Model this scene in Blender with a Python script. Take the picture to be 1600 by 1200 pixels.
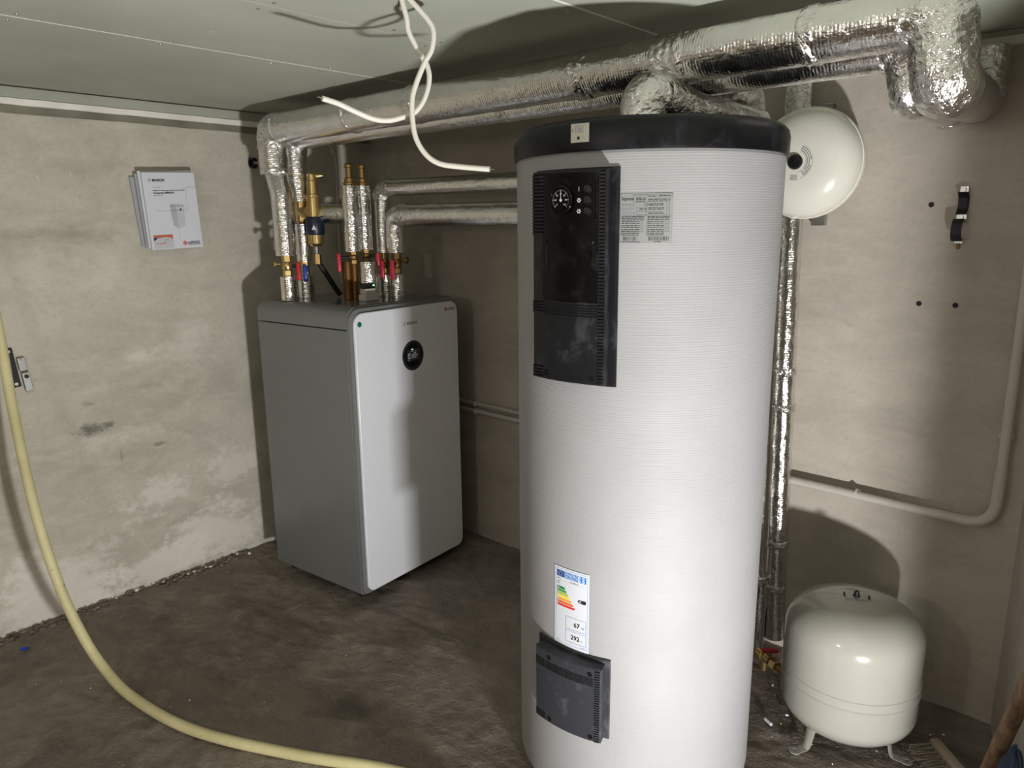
import bpy, bmesh, math, random
from mathutils import Vector, Matrix, noise
from math import sin, cos, pi, radians, degrees, sqrt, atan2

random.seed(7)
for o in list(bpy.data.objects):
    bpy.data.objects.remove(o)
S = bpy.context.scene
COL = S.collection

# ------------------------------------------------------------------ camera
F_PX = 1151.5
YAW, PITCH, ROLL = radians(41.55), radians(12.478), radians(-0.603)
cam_d = bpy.data.cameras.new('camera')
cam_d.sensor_fit = 'HORIZONTAL'
cam_d.sensor_width = 36.0
cam_d.lens = F_PX / 1600 * 36.0
cam_d.clip_start = 0.02
cam = bpy.data.objects.new('camera', cam_d)
COL.objects.link(cam)
fw = Vector((-sin(YAW) * cos(PITCH), cos(YAW) * cos(PITCH), -sin(PITCH)))
rt = Vector((cos(YAW), sin(YAW), 0))
up = rt.cross(fw)
rt, up = rt * cos(ROLL) + up * sin(ROLL), -rt * sin(ROLL) + up * cos(ROLL)
cm = Matrix((rt, up, -fw)).transposed().to_4x4()
cm.translation = Vector((3.05, -2.42, 1.50))
cam.matrix_world = cm
S.camera = cam

# ------------------------------------------------------------------ world, light levels, exposure
w = bpy.data.worlds.new('world')
S.world = w
w.use_nodes = True
w.node_tree.nodes['Background'].inputs[0].default_value = (0.02, 0.02, 0.02, 1)
w.node_tree.nodes['Background'].inputs[1].default_value = 0.2
S.view_settings.view_transform = 'Standard'
S.view_settings.look = 'None'
S.view_settings.gamma = 1.0
S.view_settings.use_curve_mapping = False
S.view_settings.exposure = 0.0
FLOOD_POS, FLOOD_W = Vector((3.5, -1.92, 0.18)), 63.0     # work light standing on the floor, right of the frame
FILL_POS, FILL_W = Vector((2.2, -3.4, 1.80)), 16.0        # added fill light behind the camera, dressed as a globe

# ------------------------------------------------------------------ materials
MATS = {}

def lin(c):
    return tuple((x / 12.92 if x <= 0.04045 else ((x + 0.055) / 1.055) ** 2.4) for x in [v / 255 for v in c])

class NT:
    def __init__(s, name):
        s.m = bpy.data.materials.new(name)
        s.m.use_nodes = True
        s.t = s.m.node_tree
        s.b = s.t.nodes['Principled BSDF']
        MATS[name] = s.m
    def n(s, typ, **kw):
        nd = s.t.nodes.new(typ)
        for k, v in kw.items():
            setattr(nd, k, v)
        return nd
    def l(s, a, b):
        s.t.links.new(a, b)
    def coord(s, kind='Object', scale=(1, 1, 1)):
        c = s.n('ShaderNodeTexCoord')
        mp = s.n('ShaderNodeMapping')
        mp.inputs['Scale'].default_value = scale
        s.l(c.outputs[kind], mp.inputs[0])
        return mp.outputs[0]
    def noise(s, vec, scale, detail=4, rough=0.55, dist=0.0):
        nd = s.n('ShaderNodeTexNoise')
        nd.inputs['Scale'].default_value = scale
        nd.inputs['Detail'].default_value = detail
        nd.inputs['Roughness'].default_value = rough
        nd.inputs['Distortion'].default_value = dist
        s.l(vec, nd.inputs['Vector'])
        return nd.outputs['Fac']
    def ramp(s, fac, stops):
        r = s.n('ShaderNodeValToRGB')
        els = r.color_ramp.elements
        while len(els) < len(stops):
            els.new(0.5)
        for e, (p, c) in zip(els, stops):
            e.position = p
            if not isinstance(c, tuple):
                c = (c, c, c)
            e.color = (c[0], c[1], c[2], 1)
        s.l(fac, r.inputs[0])
        return r.outputs[0]
    def mix(s, fac, a, b, blend='MIX'):
        m = s.n('ShaderNodeMix', data_type='RGBA', blend_type=blend)
        for sock, v in ((m.inputs[0], fac), (m.inputs[6], a), (m.inputs[7], b)):
            if isinstance(v, (int, float)):
                sock.default_value = v
            elif isinstance(v, tuple):
                sock.default_value = (v[0], v[1], v[2], 1)
            else:
                s.l(v, sock)
        return m.outputs[2]
    def math(s, op, a, b=0.0):
        m = s.n('ShaderNodeMath', operation=op)
        for sock, v in ((m.inputs[0], a), (m.inputs[1], b)):
            if isinstance(v, (int, float)):
                sock.default_value = v
            else:
                s.l(v, sock)
        return m.outputs[0]
    def bump(s, h, strength, dist, prev=None):
        b = s.n('ShaderNodeBump')
        b.inputs['Strength'].default_value = strength
        b.inputs['Distance'].default_value = dist
        s.l(h, b.inputs['Height'])
        if prev is not None:
            s.l(prev, b.inputs['Normal'])
        s.l(b.outputs[0], s.b.inputs['Normal'])
        return b.outputs[0]
    def col(s, v):
        if isinstance(v, tuple):
            s.b.inputs['Base Color'].default_value = (v[0], v[1], v[2], 1)
        else:
            s.l(v, s.b.inputs['Base Color'])
    def rough(s, v):
        if isinstance(v, (int, float)):
            s.b.inputs['Roughness'].default_value = v
        else:
            s.l(v, s.b.inputs['Roughness'])

def simple(name, c, rough=0.5, metal=0.0, spec=0.5, var=0.06, bump=0.0, bscale=200, coat=0.0, nscale=9):
    t = NT(name)
    v = t.coord()
    f = t.noise(v, nscale, 4)
    lo = tuple(x * (1 - var) for x in c)
    hi = tuple(min(1, x * (1 + var)) for x in c)
    t.col(t.ramp(f, [(0.3, lo), (0.7, hi)]))
    t.rough(rough)
    t.b.inputs['Metallic'].default_value = metal
    t.b.inputs['Specular IOR Level'].default_value = spec
    t.b.inputs['Coat Weight'].default_value = coat
    if bump:
        t.bump(t.noise(v, bscale, 3), bump, 0.002)
    return t

def glow(name, c, e):
    t = NT(name)
    t.col(c)
    t.b.inputs['Emission Color'].default_value = (c[0], c[1], c[2], 1)
    t.b.inputs['Emission Strength'].default_value = e

# cement render on the left wall, with pale salt blooms and trowel marks
def wall_mat(name, base, dark, pale, bloom=True):
    t = NT(name)
    v = t.coord()
    vs = t.coord(scale=(1, 1, 2.2))
    big = t.noise(vs, 1.6, 6, 0.6, 0.6)
    mid = t.noise(vs, 6.0, 6, 0.65, 0.8)
    fine = t.noise(v, 60, 5, 0.6)
    c = t.mix(t.ramp(big, [(0.38, 0.0), (0.62, 1.0)]), dark, base)
    c = t.mix(t.ramp(mid, [(0.42, 0.0), (0.72, 0.75)]), c, tuple(x * 1.12 for x in base))
    c = t.mix(t.ramp(fine, [(0.35, 0.18), (0.5, 0.0)]), c, tuple(x * 0.7 for x in dark))
    if bloom:
        sep = t.n('ShaderNodeSeparateXYZ')
        t.l(v, sep.inputs[0])
        warp = t.noise(vs, 5.0, 5, 0.6, 0.2)
        warp2 = t.noise(t.coord(scale=(1, 1.2, 1.6)), 20.0, 6, 0.75)
        def blob(y, z, ry, rz, soft, wob):
            dy = t.math('MULTIPLY', t.math('SUBTRACT', sep.outputs[1], y), 1 / ry)
            dz = t.math('MULTIPLY', t.math('SUBTRACT', sep.outputs[2], z), 1 / rz)
            dd = t.math('SQRT', t.math('ADD', t.math('MULTIPLY', dy, dy), t.math('MULTIPLY', dz, dz)))
            dd = t.math('ADD', dd, t.math('MULTIPLY', t.math('SUBTRACT', warp, 0.5), wob))
            dd = t.math('ADD', dd, t.math('MULTIPLY', t.math('SUBTRACT', warp2, 0.5), wob * 1.0))
            return t.ramp(dd, [(1 - soft, 1.0), (1.0, 0.0)])
        def lay(c, m, amt, col_):
            return t.mix(t.math('MULTIPLY', m, amt), c, col_)
        # pale salt blooms low on the wall, a few higher up
        for (y, z, ry, rz, soft, wob, amt) in (
                (-0.95, 0.11, 0.28, 0.18, 0.65, 2.2, 0.75), (-1.62, 0.08, 0.32, 0.22, 0.6, 1.8, 0.70),
                (-1.22, 0.38, 0.16, 0.08, 0.5, 2.4, 0.60), (-1.25, 0.06, 0.30, 0.10, 0.4, 2.0, 0.7),
                (-0.86, 0.42, 0.16, 0.10, 0.6, 2.4, 0.5), (-2.3, 0.2, 0.5, 0.3, 0.4, 2.0, 0.6),
                (-1.22, 0.98, 0.10, 0.05, 0.7, 2.0, 0.5), (-1.48, 1.33, 0.30, 0.11, 0.9, 2.2, 0.28),
                (-0.98, 1.02, 0.14, 0.16, 0.9, 2.2, 0.35), (-1.30, 0.66, 0.22, 0.05, 0.8, 2.4, 0.35)):
            c = lay(c, blob(y, z, ry, rz, soft, wob), amt, pale)
        # dark scrapes
        for (y, z, ry, rz, soft, wob, amt) in (
                (-1.40, 0.725, 0.075, 0.038, 0.9, 3.4, 0.85), (-1.435, 0.715, 0.03, 0.018, 0.8, 2.0, 0.6), (-1.42, 0.82, 0.035, 0.020, 0.6, 2.0, 0.4),
                (-1.17, 0.60, 0.040, 0.014, 0.5, 2.4, 0.6), (-1.33, 0.58, 0.010, 0.035, 0.6, 1.6, 0.4),
                (-1.21, 0.86, 0.11, 0.05, 0.9, 2.0, 0.25), (-1.45, 1.47, 0.28, 0.035, 0.9, 1.8, 0.35)):
            c = lay(c, blob(y, z, ry, rz, soft, wob), amt, tuple(x * 0.38 for x in dark))
        sc = t.noise(t.coord(scale=(1, 6, 2)), 9, 2, 0.5, 0.3)
        c = t.mix(t.ramp(sc, [(0.735, 0.0), (0.76, 0.5)]), c, pale)
    t.col(c)
    t.rough(0.93)
    t.b.inputs['Specular IOR Level'].default_value = 0.2
    n1 = t.bump(mid, 0.16, 0.010)
    n2 = t.bump(fine, 0.30, 0.002, n1)
    t.bump(t.noise(v, 260, 2), 0.25, 0.001, n2)

wall_mat('render_left', lin((205, 200, 187)), lin((188, 183, 170)), lin((240, 235, 226)))
wall_mat('render_back', lin((188, 181, 170)), lin((174, 167, 156)), lin((205, 198, 187)), False)

def floor_mat():
    t = NT('floor_concrete')
    v = t.coord()
    a = t.noise(t.coord(scale=(1, 1.5, 1)), 1.7, 6, 0.62, 0.8)
    b = t.noise(v, 9, 6, 0.7)
    c = t.noise(v, 90, 4, 0.6)
    col = t.mix(t.ramp(a, [(0.33, 0.0), (0.68, 1.0)]), lin((106, 97, 88)), lin((146, 136, 125)))
    col = t.mix(t.ramp(b, [(0.5, 0.0), (0.75, 0.6)]), col, lin((172, 163, 152)))
    col = t.mix(t.ramp(t.noise(v, 3.1, 3, 0.5, 0.5), [(0.62, 0.0), (0.72, 0.6)]), col, lin((82, 74, 67)))
    col = t.mix(t.ramp(c, [(0.72, 0.0), (0.78, 0.5)]), col, lin((200, 190, 178)))
    t.col(col)
    t.rough(t.ramp(b, [(0.3, 0.6), (0.7, 0.9)]))
    t.b.inputs['Specular IOR Level'].default_value = 0.35
    ridg = t.n('ShaderNodeTexNoise', noise_type='RIDGED_MULTIFRACTAL')
    ridg.inputs['Scale'].default_value = 3.2
    ridg.inputs['Detail'].default_value = 6
    t.l(t.coord(scale=(0.7, 1.8, 1)), ridg.inputs['Vector'])
    n1 = t.bump(ridg.outputs['Fac'], 0.5, 0.025)
    n2 = t.bump(b, 0.8, 0.02, n1)
    t.bump(c, 0.9, 0.007, n2)
floor_mat()

def board_mat():
    t = NT('green_board')
    v = t.coord()
    a = t.noise(v, 2.2, 4, 0.6)
    c = t.mix(t.ramp(a, [(0.35, 0.0), (0.65, 1.0)]), lin((168, 173, 160)), lin((180, 184, 171)))
    s1 = t.noise(t.coord(scale=(3, 14, 1)), 3.5, 3, 0.6, 0.4)
    c = t.mix(t.ramp(s1, [(0.71, 0.0), (0.78, 0.55)]), c, lin((205, 204, 190)))
    s2 = t.noise(t.coord(scale=(1, 1, 1)), 30, 2, 0.5)
    c = t.mix(t.ramp(s2, [(0.76, 0.0), (0.80, 0.7)]), c, lin((225, 223, 212)))
    t.col(c)
    t.rough(0.85)
    t.b.inputs['Specular IOR Level'].default_value = 0.25
    t.bump(t.noise(v, 180, 3), 0.15, 0.001)
board_mat()
simple('gypsum', lin((246, 243, 234)), 0.9, var=0.08, bump=0.3, bscale=90, spec=0.2)
simple('board_back', lin((128, 127, 112)), 0.9, var=0.2, spec=0.2)

def foil_mat(name, base, ribs=1.0, crumple=1.0, rough=0.2):
    t = NT(name)
    uv = t.coord('UV')
    ob = t.coord()
    t.b.inputs['Metallic'].default_value = 1.0
    var = t.noise(ob, 14, 4)
    t.col(t.ramp(var, [(0.3, tuple(x * 0.88 for x in base)), (0.7, base)]))
    t.rough(t.ramp(t.noise(ob, 40, 3), [(0.35, rough), (0.7, rough + 0.12)]))
    wv = t.n('ShaderNodeTexWave', wave_type='BANDS', bands_direction='X')
    wv.inputs['Scale'].default_value = 42
    wv.inputs['Distortion'].default_value = 0.6
    wv.inputs['Detail'].default_value = 1
    t.l(uv, wv.inputs['Vector'])
    wv2 = t.n('ShaderNodeTexWave', wave_type='BANDS', bands_direction='Y')
    wv2.inputs['Scale'].default_value = 42
    t.l(uv, wv2.inputs['Vector'])
    vo = t.n('ShaderNodeTexVoronoi', feature='F1')
    vo.inputs['Scale'].default_value = 75
    vo.inputs['Randomness'].default_value = 1.0
    wob = t.n('ShaderNodeMixRGB')
    wob.inputs[0].default_value = 0.06
    t.l(ob, wob.inputs[1])
    nz = t.n('ShaderNodeTexNoise')
    nz.inputs['Scale'].default_value = 12
    t.l(ob, nz.inputs['Vector'])
    t.l(nz.outputs['Color'], wob.inputs[2])
    t.l(wob.outputs[0], vo.inputs['Vector'])
    nv = t.bump(vo.outputs['Distance'], 0.22 * crumple, 0.006)
    n0 = t.bump(t.noise(ob, 9, 3, 0.5), 0.18 * crumple, 0.012, nv)
    n1 = t.bump(wv.outputs['Fac'], 0.15 * ribs, 0.002, n0)
    n1b = t.bump(wv2.outputs['Fac'], 0.06 * ribs, 0.002, n1)
    n2 = t.bump(t.noise(ob, 70, 4, 0.7, 1.0), 0.45 * crumple, 0.004, n1b)
    t.bump(t.noise(ob, 24, 3, 0.6, 2.0), 0.40 * crumple, 0.008, n2)
foil_mat('foil', (0.86, 0.85, 0.83), 1.0, 0.6, 0.10)
foil_mat('foil_tape', (0.86, 0.85, 0.83), 0.15, 1.5, 0.10)

def jacket_mat():
    t = NT('tank_jacket')
    v = t.coord()
    t.col(t.mix(t.ramp(t.noise(v, 5, 4), [(0.35, 0.0), (0.7, 1.0)]), lin((152, 152, 154)), lin((158, 158, 160))))
    t.rough(0.62)
    t.b.inputs['Specular IOR Level'].default_value = 0.35
    n0 = t.bump(t.noise(t.coord(scale=(3, 3, 110)), 3.0, 2, 0.5, 0.2), 0.16, 0.003)
    wv = t.n('ShaderNodeTexWave', wave_type='BANDS', bands_direction='Z')
    wv.inputs['Scale'].default_value = 60
    wv.inputs['Distortion'].default_value = 1.0
    wv.inputs['Detail'].default_value = 2
    t.l(v, wv.inputs['Vector'])
    n1 = t.bump(wv.outputs['Fac'], 0.12, 0.002, n0)
    t.bump(t.noise(t.coord(scale=(90, 90, 12)), 2.0, 2), 0.2, 0.002, n1)
jacket_mat()

def smudged(name, base, smudge, rough, amt=0.5):
    t = NT(name)
    v = t.coord(scale=(1, 1, 0.7))
    f = t.noise(v, 16, 6, 0.7, 1.0)
    t.col(t.mix(t.ramp(f, [(0.52, 0.0), (0.75, amt)]), base, smudge))
    t.rough(t.ramp(f, [(0.45, rough), (0.75, min(1, rough + 0.25))]))
    t.b.inputs['Specular IOR Level'].default_value = 0.28
    t.bump(t.noise(v, 300, 2), 0.1, 0.0006)
smudged('black_plastic', lin((22, 23, 26)), lin((84, 88, 94)), 0.42, 0.42)
smudged('grey_plastic', lin((50, 52, 57)), lin((112, 114, 120)), 0.5, 0.5)
smudged('cap_black', lin((11, 12, 15)), lin((44, 48, 60)), 0.36, 0.45)
smudged('black_gloss', lin((5, 5, 6)), lin((48, 44, 44)), 0.07, 0.30)
simple('black_matt', lin((20, 20, 22)), 0.6, var=0.1)
simple('dark_slot', lin((9, 9, 10)), 0.8, var=0.05, spec=0.2)
simple('boiler_grey', lin((128, 130, 130)), 0.38, metal=0.25, var=0.03)
simple('boiler_top', lin((120, 122, 122)), 0.16, metal=0.3, var=0.04)
simple('boiler_white', lin((232, 236, 242)), 0.22, var=0.01, coat=0.3)
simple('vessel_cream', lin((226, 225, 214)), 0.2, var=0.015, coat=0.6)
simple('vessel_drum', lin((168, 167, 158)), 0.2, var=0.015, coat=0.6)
simple('pvc_grey', lin((196, 191, 182)), 0.4, var=0.04)
simple('cable_white', lin((222, 219, 210)), 0.45, var=0.03)
def hose_mat():
    t = NT('hose_yellow')
    v = t.coord()
    c = t.mix(t.ramp(t.noise(v, 6, 3), [(0.3, 0.0), (0.7, 1.0)]), lin((204, 195, 146)), lin((224, 216, 170)))
    c = t.mix(t.ramp(t.noise(v, 55, 4, 0.7), [(0.64, 0.0), (0.72, 0.7)]), c, lin((120, 104, 66)))
    t.col(c)
    t.rough(0.42)
hose_mat()
simple('brass', lin((204, 178, 122)), 0.3, metal=0.95, var=0.12)
simple('brass_old', lin((150, 122, 76)), 0.42, metal=0.9, var=0.2)
simple('copper_dull', lin((112, 78, 38)), 0.45, metal=0.7, var=0.2)
simple('zinc', lin((176, 178, 176)), 0.3, metal=0.95, var=0.12)
simple('red_plastic', lin((196, 38, 34)), 0.4)
simple('crimson_plastic', lin((196, 40, 64)), 0.4)
simple('blue_plastic', lin((34, 66, 176)), 0.4)
simple('dark_blue_plastic', lin((22, 28, 48)), 0.4)
simple('rubber', lin((16, 16, 18)), 0.55, var=0.1)
simple('paper_white', lin((226, 229, 238)), 0.55, var=0.015)
simple('paper_grey', lin((176, 178, 186)), 0.6, var=0.03)
simple('label_silver', lin((140, 144, 143)), 0.45, var=0.02)
simple('label_cream', lin((150, 147, 132)), 0.5, var=0.05)
simple('ink_black', lin((24, 24, 28)), 0.6)
simple('ink_grey', lin((120, 122, 130)), 0.6)
simple('ink_pale', lin((186, 189, 198)), 0.6)
simple('ink_mid', lin((152, 155, 164)), 0.6)
simple('ink_navy', lin((34, 36, 88)), 0.6)
simple('ink_orange', lin((214, 104, 62)), 0.6)
simple('ink_brown', lin((120, 84, 60)), 0.6)
simple('label_white', lin((205, 209, 216)), 0.4, var=0.01)
simple('eu_blue', lin((28, 66, 150)), 0.5)
simple('energ_blue', lin((30, 118, 196)), 0.5)
simple('line_blue', lin((110, 150, 200)), 0.5)
for i, c in enumerate(((0, 122, 62), (62, 146, 52), (166, 190, 52), (244, 218, 42), (240, 160, 40), (226, 100, 40), (214, 46, 38))):
    simple('class_%d' % i, lin(c), 0.5)
simple('green_dot', lin((0, 110, 84)), 0.5)
simple('white_mark', lin((220, 220, 220)), 0.5)
glow('screen_line', lin((190, 190, 198)), 0.35)
glow('screen_dim', lin((46, 42, 46)), 0.05)
glow('led_green', (0.25, 1.0, 0.35), 1.6)
glow('led_panel', (1.0, 0.93, 0.82), 6.0)
glow('fill_glow', (1.0, 0.82, 0.66), 4.0)  # glowing shell of the added fill globe
def rust_mat():
    t = NT('old_wood')
    v = t.coord(scale=(1, 1, 0.35))
    f = t.noise(v, 34, 6, 0.7, 0.6)
    t.col(t.mix(t.ramp(f, [(0.35, 0.0), (0.65, 1.0)]), lin((96, 74, 58)), lin((160, 132, 104))))
    t.rough(0.7)
    t.bump(f, 0.5, 0.003)
rust_mat()
simple('brush_wood', lin((172, 158, 142)), 0.7, var=0.15)
simple('bristle', lin((150, 140, 124)), 0.8, var=0.2)
simple('denim', lin((46, 60, 84)), 0.9, var=0.3, bump=0.5, bscale=300)
simple('rubble_grey', lin((120, 112, 100)), 0.95, var=0.35, nscale=30)
simple('led_housing', lin((40, 40, 42)), 0.5)

# ------------------------------------------------------------------ mesh helpers
class MB:
    """collects geometry with several materials; build() links it as ONE mesh object"""
    def __init__(s):
        s.v, s.f, s.m, s.uv = [], [], [], []
        s.mats = []
    def mi(s, mat):
        if mat not in s.mats:
            s.mats.append(mat)
        return s.mats.index(mat)
    def add(s, verts, faces, mat, uvs=None):
        o = len(s.v)
        k = s.mi(mat)
        s.v += [Vector(p) for p in verts]
        for j, f in enumerate(faces):
            s.f.append(tuple(i + o for i in f))
            s.m.append(k)
            s.uv.append(uvs[j] if uvs else None)
    def bm(s, b, mat, M=None):
        b.verts.ensure_lookup_table()
        vs = [(M @ q.co if M else q.co.copy()) for q in b.verts]
        s.add(vs, [[q.index for q in f.verts] for f in b.faces], mat)
        b.free()
    def box(s, c, size, mat, bevel=0.0, seg=2, rot=None):
        b = bmesh.new()
        bmesh.ops.create_cube(b, size=1.0)
        for q in b.verts:
            q.co = Vector((q.co.x * size[0], q.co.y * size[1], q.co.z * size[2]))
        if bevel > 0:
            bmesh.ops.bevel(b, geom=list(b.edges), offset=bevel, segments=seg, affect='EDGES', profile=0.5)
            b.verts.index_update()
        M = Matrix.Translation(Vector(c))
        if rot is not None:
            M = M @ rot.to_4x4()
        b.verts.index_update()
        s.bm(b, mat, M)
    def prism(s, pts, z0, z1, mat, M=None, caps=True):
        n = len(pts)
        vs = [Vector((p[0], p[1], z0)) for p in pts] + [Vector((p[0], p[1], z1)) for p in pts]
        fs = [(i, (i + 1) % n, n + (i + 1) % n, n + i) for i in range(n)]
        if caps:
            fs += [tuple(range(n - 1, -1, -1)), tuple(range(n, 2 * n))]
        if M:
            vs = [M @ q for q in vs]
        s.add(vs, fs, mat)
    def lathe(s, prof, mat, origin=(0, 0, 0), axis=(0, 0, 1), seg=48):
        ax = Vector(axis).normalized()
        q = Vector((0, 0, 1)).rotation_difference(ax)
        o = Vector(origin)
        vs, fs, uv = [], [], []
        n = len(prof)
        for r, z in prof:
            for k in range(seg):
                a = 2 * pi * k / seg
                vs.append(o + q @ Vector((r * cos(a), r * sin(a), z)))
        for i in range(n - 1):
            for k in range(seg):
                k2 = (k + 1) % seg
                fs.append((i * seg + k, i * seg + k2, (i + 1) * seg + k2, (i + 1) * seg + k))
        if prof[0][0] > 1e-6:
            fs.append(tuple(range(seg - 1, -1, -1)))
        if prof[-1][0] > 1e-6:
            fs.append(tuple((n - 1) * seg + k for k in range(seg)))
        s.add(vs, fs, mat)
    def cyl(s, p0, p1, r0, mat, r1=None, seg=20, bev=0.0):
        p0, p1 = Vector(p0), Vector(p1)
        d = p1 - p0
        L = d.length
        r1 = r0 if r1 is None else r1
        if bev:
            prof = [(max(r0 - bev, 1e-5), 0), (r0, bev), (r1, L - bev), (max(r1 - bev, 1e-5), L)]
        else:
            prof = [(r0, 0), (r1, L)]
        s.lathe(prof, mat, p0, d, seg)
    def tube(s, path, r, mat, seg=12, noise_amp=0.0, nscale=30.0, cap=True, wrinkle=0.0):
        pts = [Vector(p) for p in path]
        n = len(pts)
        rad = r if callable(r) else (lambda t, i: r)
        T = []
        for i in range(n):
            d = pts[min(i + 1, n - 1)] - pts[max(i - 1, 0)]
            T.append(d.normalized())
        ref = Vector((0, 0, 1)) if abs(T[0].z) < 0.9 else Vector((1, 0, 0))
        N = T[0].cross(ref).normalized()
        vs, fs, uv = [], [], []
        L = 0.0
        Ls = []
        for i in range(n):
            if i:
                L += (pts[i] - pts[i - 1]).length
                q = T[i - 1].rotation_difference(T[i])
                N = (q @ N)
                N = (N - T[i] * N.dot(T[i])).normalized()
            Ls.append(L)
            B = T[i].cross(N)
            rr = rad(L, i)
            for k in range(seg):
                a = 2 * pi * k / seg
                d = N * cos(a) + B * sin(a)
                x = rr
                if noise_amp:
                    x += noise_amp * noise.noise(pts[i] * nscale + d * 1.7)
                if wrinkle:
                    w_ = noise.noise(pts[i] * 90 + d * 5.0)
                    x += wrinkle * (abs(w_) ** 0.6) * (1 if w_ > 0 else -1)
                vs.append(pts[i] + d * x)
        for i in range(n - 1):
            for k in range(seg):
                k2 = (k + 1) % seg
                fs.append((i * seg + k, (i + 1) * seg + k, (i + 1) * seg + k2, i * seg + k2))
                v0, v1 = 2 * pi * rad(0, 0) * k / seg, 2 * pi * rad(0, 0) * (k + 1) / seg
                uv.append(((Ls[i], v0), (Ls[i + 1], v0), (Ls[i + 1], v1), (Ls[i], v1)))
        if cap:
            fs.append(tuple(range(seg)))
            uv.append(None)
            fs.append(tuple((n - 1) * seg + k for k in range(seg - 1, -1, -1)))
            uv.append(None)
        s.add(vs, fs, mat, uv)
    def build(s, name, parent=None, local=False, smooth=35, loc=None):
        off = Vector((0, 0, 0))
        if parent is not None and not local:
            p = parent
            while p is not None:
                off += p.location
                p = p.parent
        if loc is not None:
            off = Vector(loc)
        me = bpy.data.meshes.new(name)
        me.from_pydata([q - off for q in s.v], [], s.f)
        for m in s.mats:
            me.materials.append(MATS[m])
        me.polygons.foreach_set('material_index', s.m)
        if any(u is not None for u in s.uv):
            ul = me.uv_layers.new(name='UVMap')
            li = 0
            for j, f in enumerate(s.f):
                for k in range(len(f)):
                    ul.data[li].uv = s.uv[j][k] if s.uv[j] else (0, 0)
                    li += 1
        if smooth:
            me.polygons.foreach_set('use_smooth', [True] * len(me.polygons))
            me.set_sharp_from_angle(angle=radians(smooth))
        me.validate()
        o = bpy.data.objects.new(name, me)
        COL.objects.link(o)
        if parent is not None:
            o.parent = parent
        elif loc is not None:
            o.location = loc
        return o

def tag(o, label=None, cat=None, group=None, kind=None):
    for k, v in (('label', label), ('category', cat), ('group', group), ('kind', kind)):
        if v:
            o[k] = v
    return o

def thing(name, label, cat, loc=(0, 0, 0), rz=0.0, group=None):
    o = bpy.data.objects.new(name, None)
    o.empty_display_size = 0.05
    o.location = loc
    o.rotation_euler = (0, 0, rz)
    COL.objects.link(o)
    return tag(o, label, cat, group)

def fillet(pts, rad, n=8):
    pts = [Vector(p) for p in pts]
    rads = rad if isinstance(rad, (list, tuple)) else [rad] * (len(pts) - 2)
    out = [pts[0]]
    for i in range(1, len(pts) - 1):
        a, b, c = pts[i - 1], pts[i], pts[i + 1]
        d1, d2 = (a - b).normalized(), (c - b).normalized()
        ang = d1.angle(d2)
        if ang > pi - 0.02:
            out.append(b)
            continue
        t = min(rads[i - 1] / math.tan(ang / 2), (a - b).length * 0.49, (c - b).length * 0.49)
        p, q = b + d1 * t, b + d2 * t
        for k in range(n + 1):
            u = k / n
            out.append(p * (1 - u) ** 2 + b * 2 * u * (1 - u) + q * u * u)
    out.append(pts[-1])
    return out

def resample(path, step):
    path = [Vector(p) for p in path]
    L = [0.0]
    for a, b in zip(path, path[1:]):
        L.append(L[-1] + (b - a).length)
    n = max(2, int(L[-1] / step) + 1)
    out, j = [], 0
    for i in range(n):
        t = L[-1] * i / (n - 1)
        while j < len(L) - 2 and L[j + 1] < t:
            j += 1
        d = L[j + 1] - L[j]
        out.append(path[j].lerp(path[j + 1], (t - L[j]) / d if d > 1e-9 else 0))
    return out

def spline(pts, per=14):
    p = [Vector(q) for q in pts]
    p = [p[0] * 2 - p[1]] + p + [p[-1] * 2 - p[-2]]
    out = []
    for i in range(1, len(p) - 2):
        for k in range(per):
            t = k / per
            a, b, c, d = p[i - 1], p[i], p[i + 1], p[i + 2]
            out.append(0.5 * ((2 * b) + (c - a) * t + (2 * a - 5 * b + 4 * c - d) * t * t + (3 * b - a - 3 * c + d) * t ** 3))
    out.append(p[-2])
    return out

def foil(parent, name, pts, r, bend=None, amp=0.0012, mat='foil', wr=0.0, seg=28, step=0.008):
    m = MB()
    path = resample(fillet(pts, bend if bend is not None else r * 1.15, 10), step)
    m.tube(path, r, mat, seg, noise_amp=amp, nscale=22, wrinkle=wr)
    return m.build(name, parent, smooth=60)

def elbow(parent, a, b, c, r, bend, reach=0.05, name='elbow_wrap'):
    """crumpled foil tape round a corner a-b-c"""
    a, b, c = Vector(a), Vector(b), Vector(c)
    p, q = b + (a - b).normalized() * reach, b + (c - b).normalized() * reach
    m = MB()
    m.tube(resample(fillet([p, b, q], bend, 12), 0.004), r + 0.0015, 'foil_tape', 40, noise_amp=0.003, nscale=38, wrinkle=0.0022)
    return m.build(name, parent, smooth=60)

def wrap(parent, c, axis, r, length, name='tape_wrap', amp=0.004):
    """crumpled tape collar around a pipe"""
    ax = Vector(axis).normalized()
    c = Vector(c)
    m = MB()
    n = max(6, int(length / 0.004))
    path = [c + ax * (length * (i / n - 0.5)) for i in range(n + 1)]
    L = length
    m.tube(path, lambda t, i: r + 0.002 - 0.004 * abs(2 * i / n - 1) ** 6, 'foil_tape', 36, noise_amp=amp, nscale=55, wrinkle=amp * 0.6)
    return m.build(name, parent, smooth=60)

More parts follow.
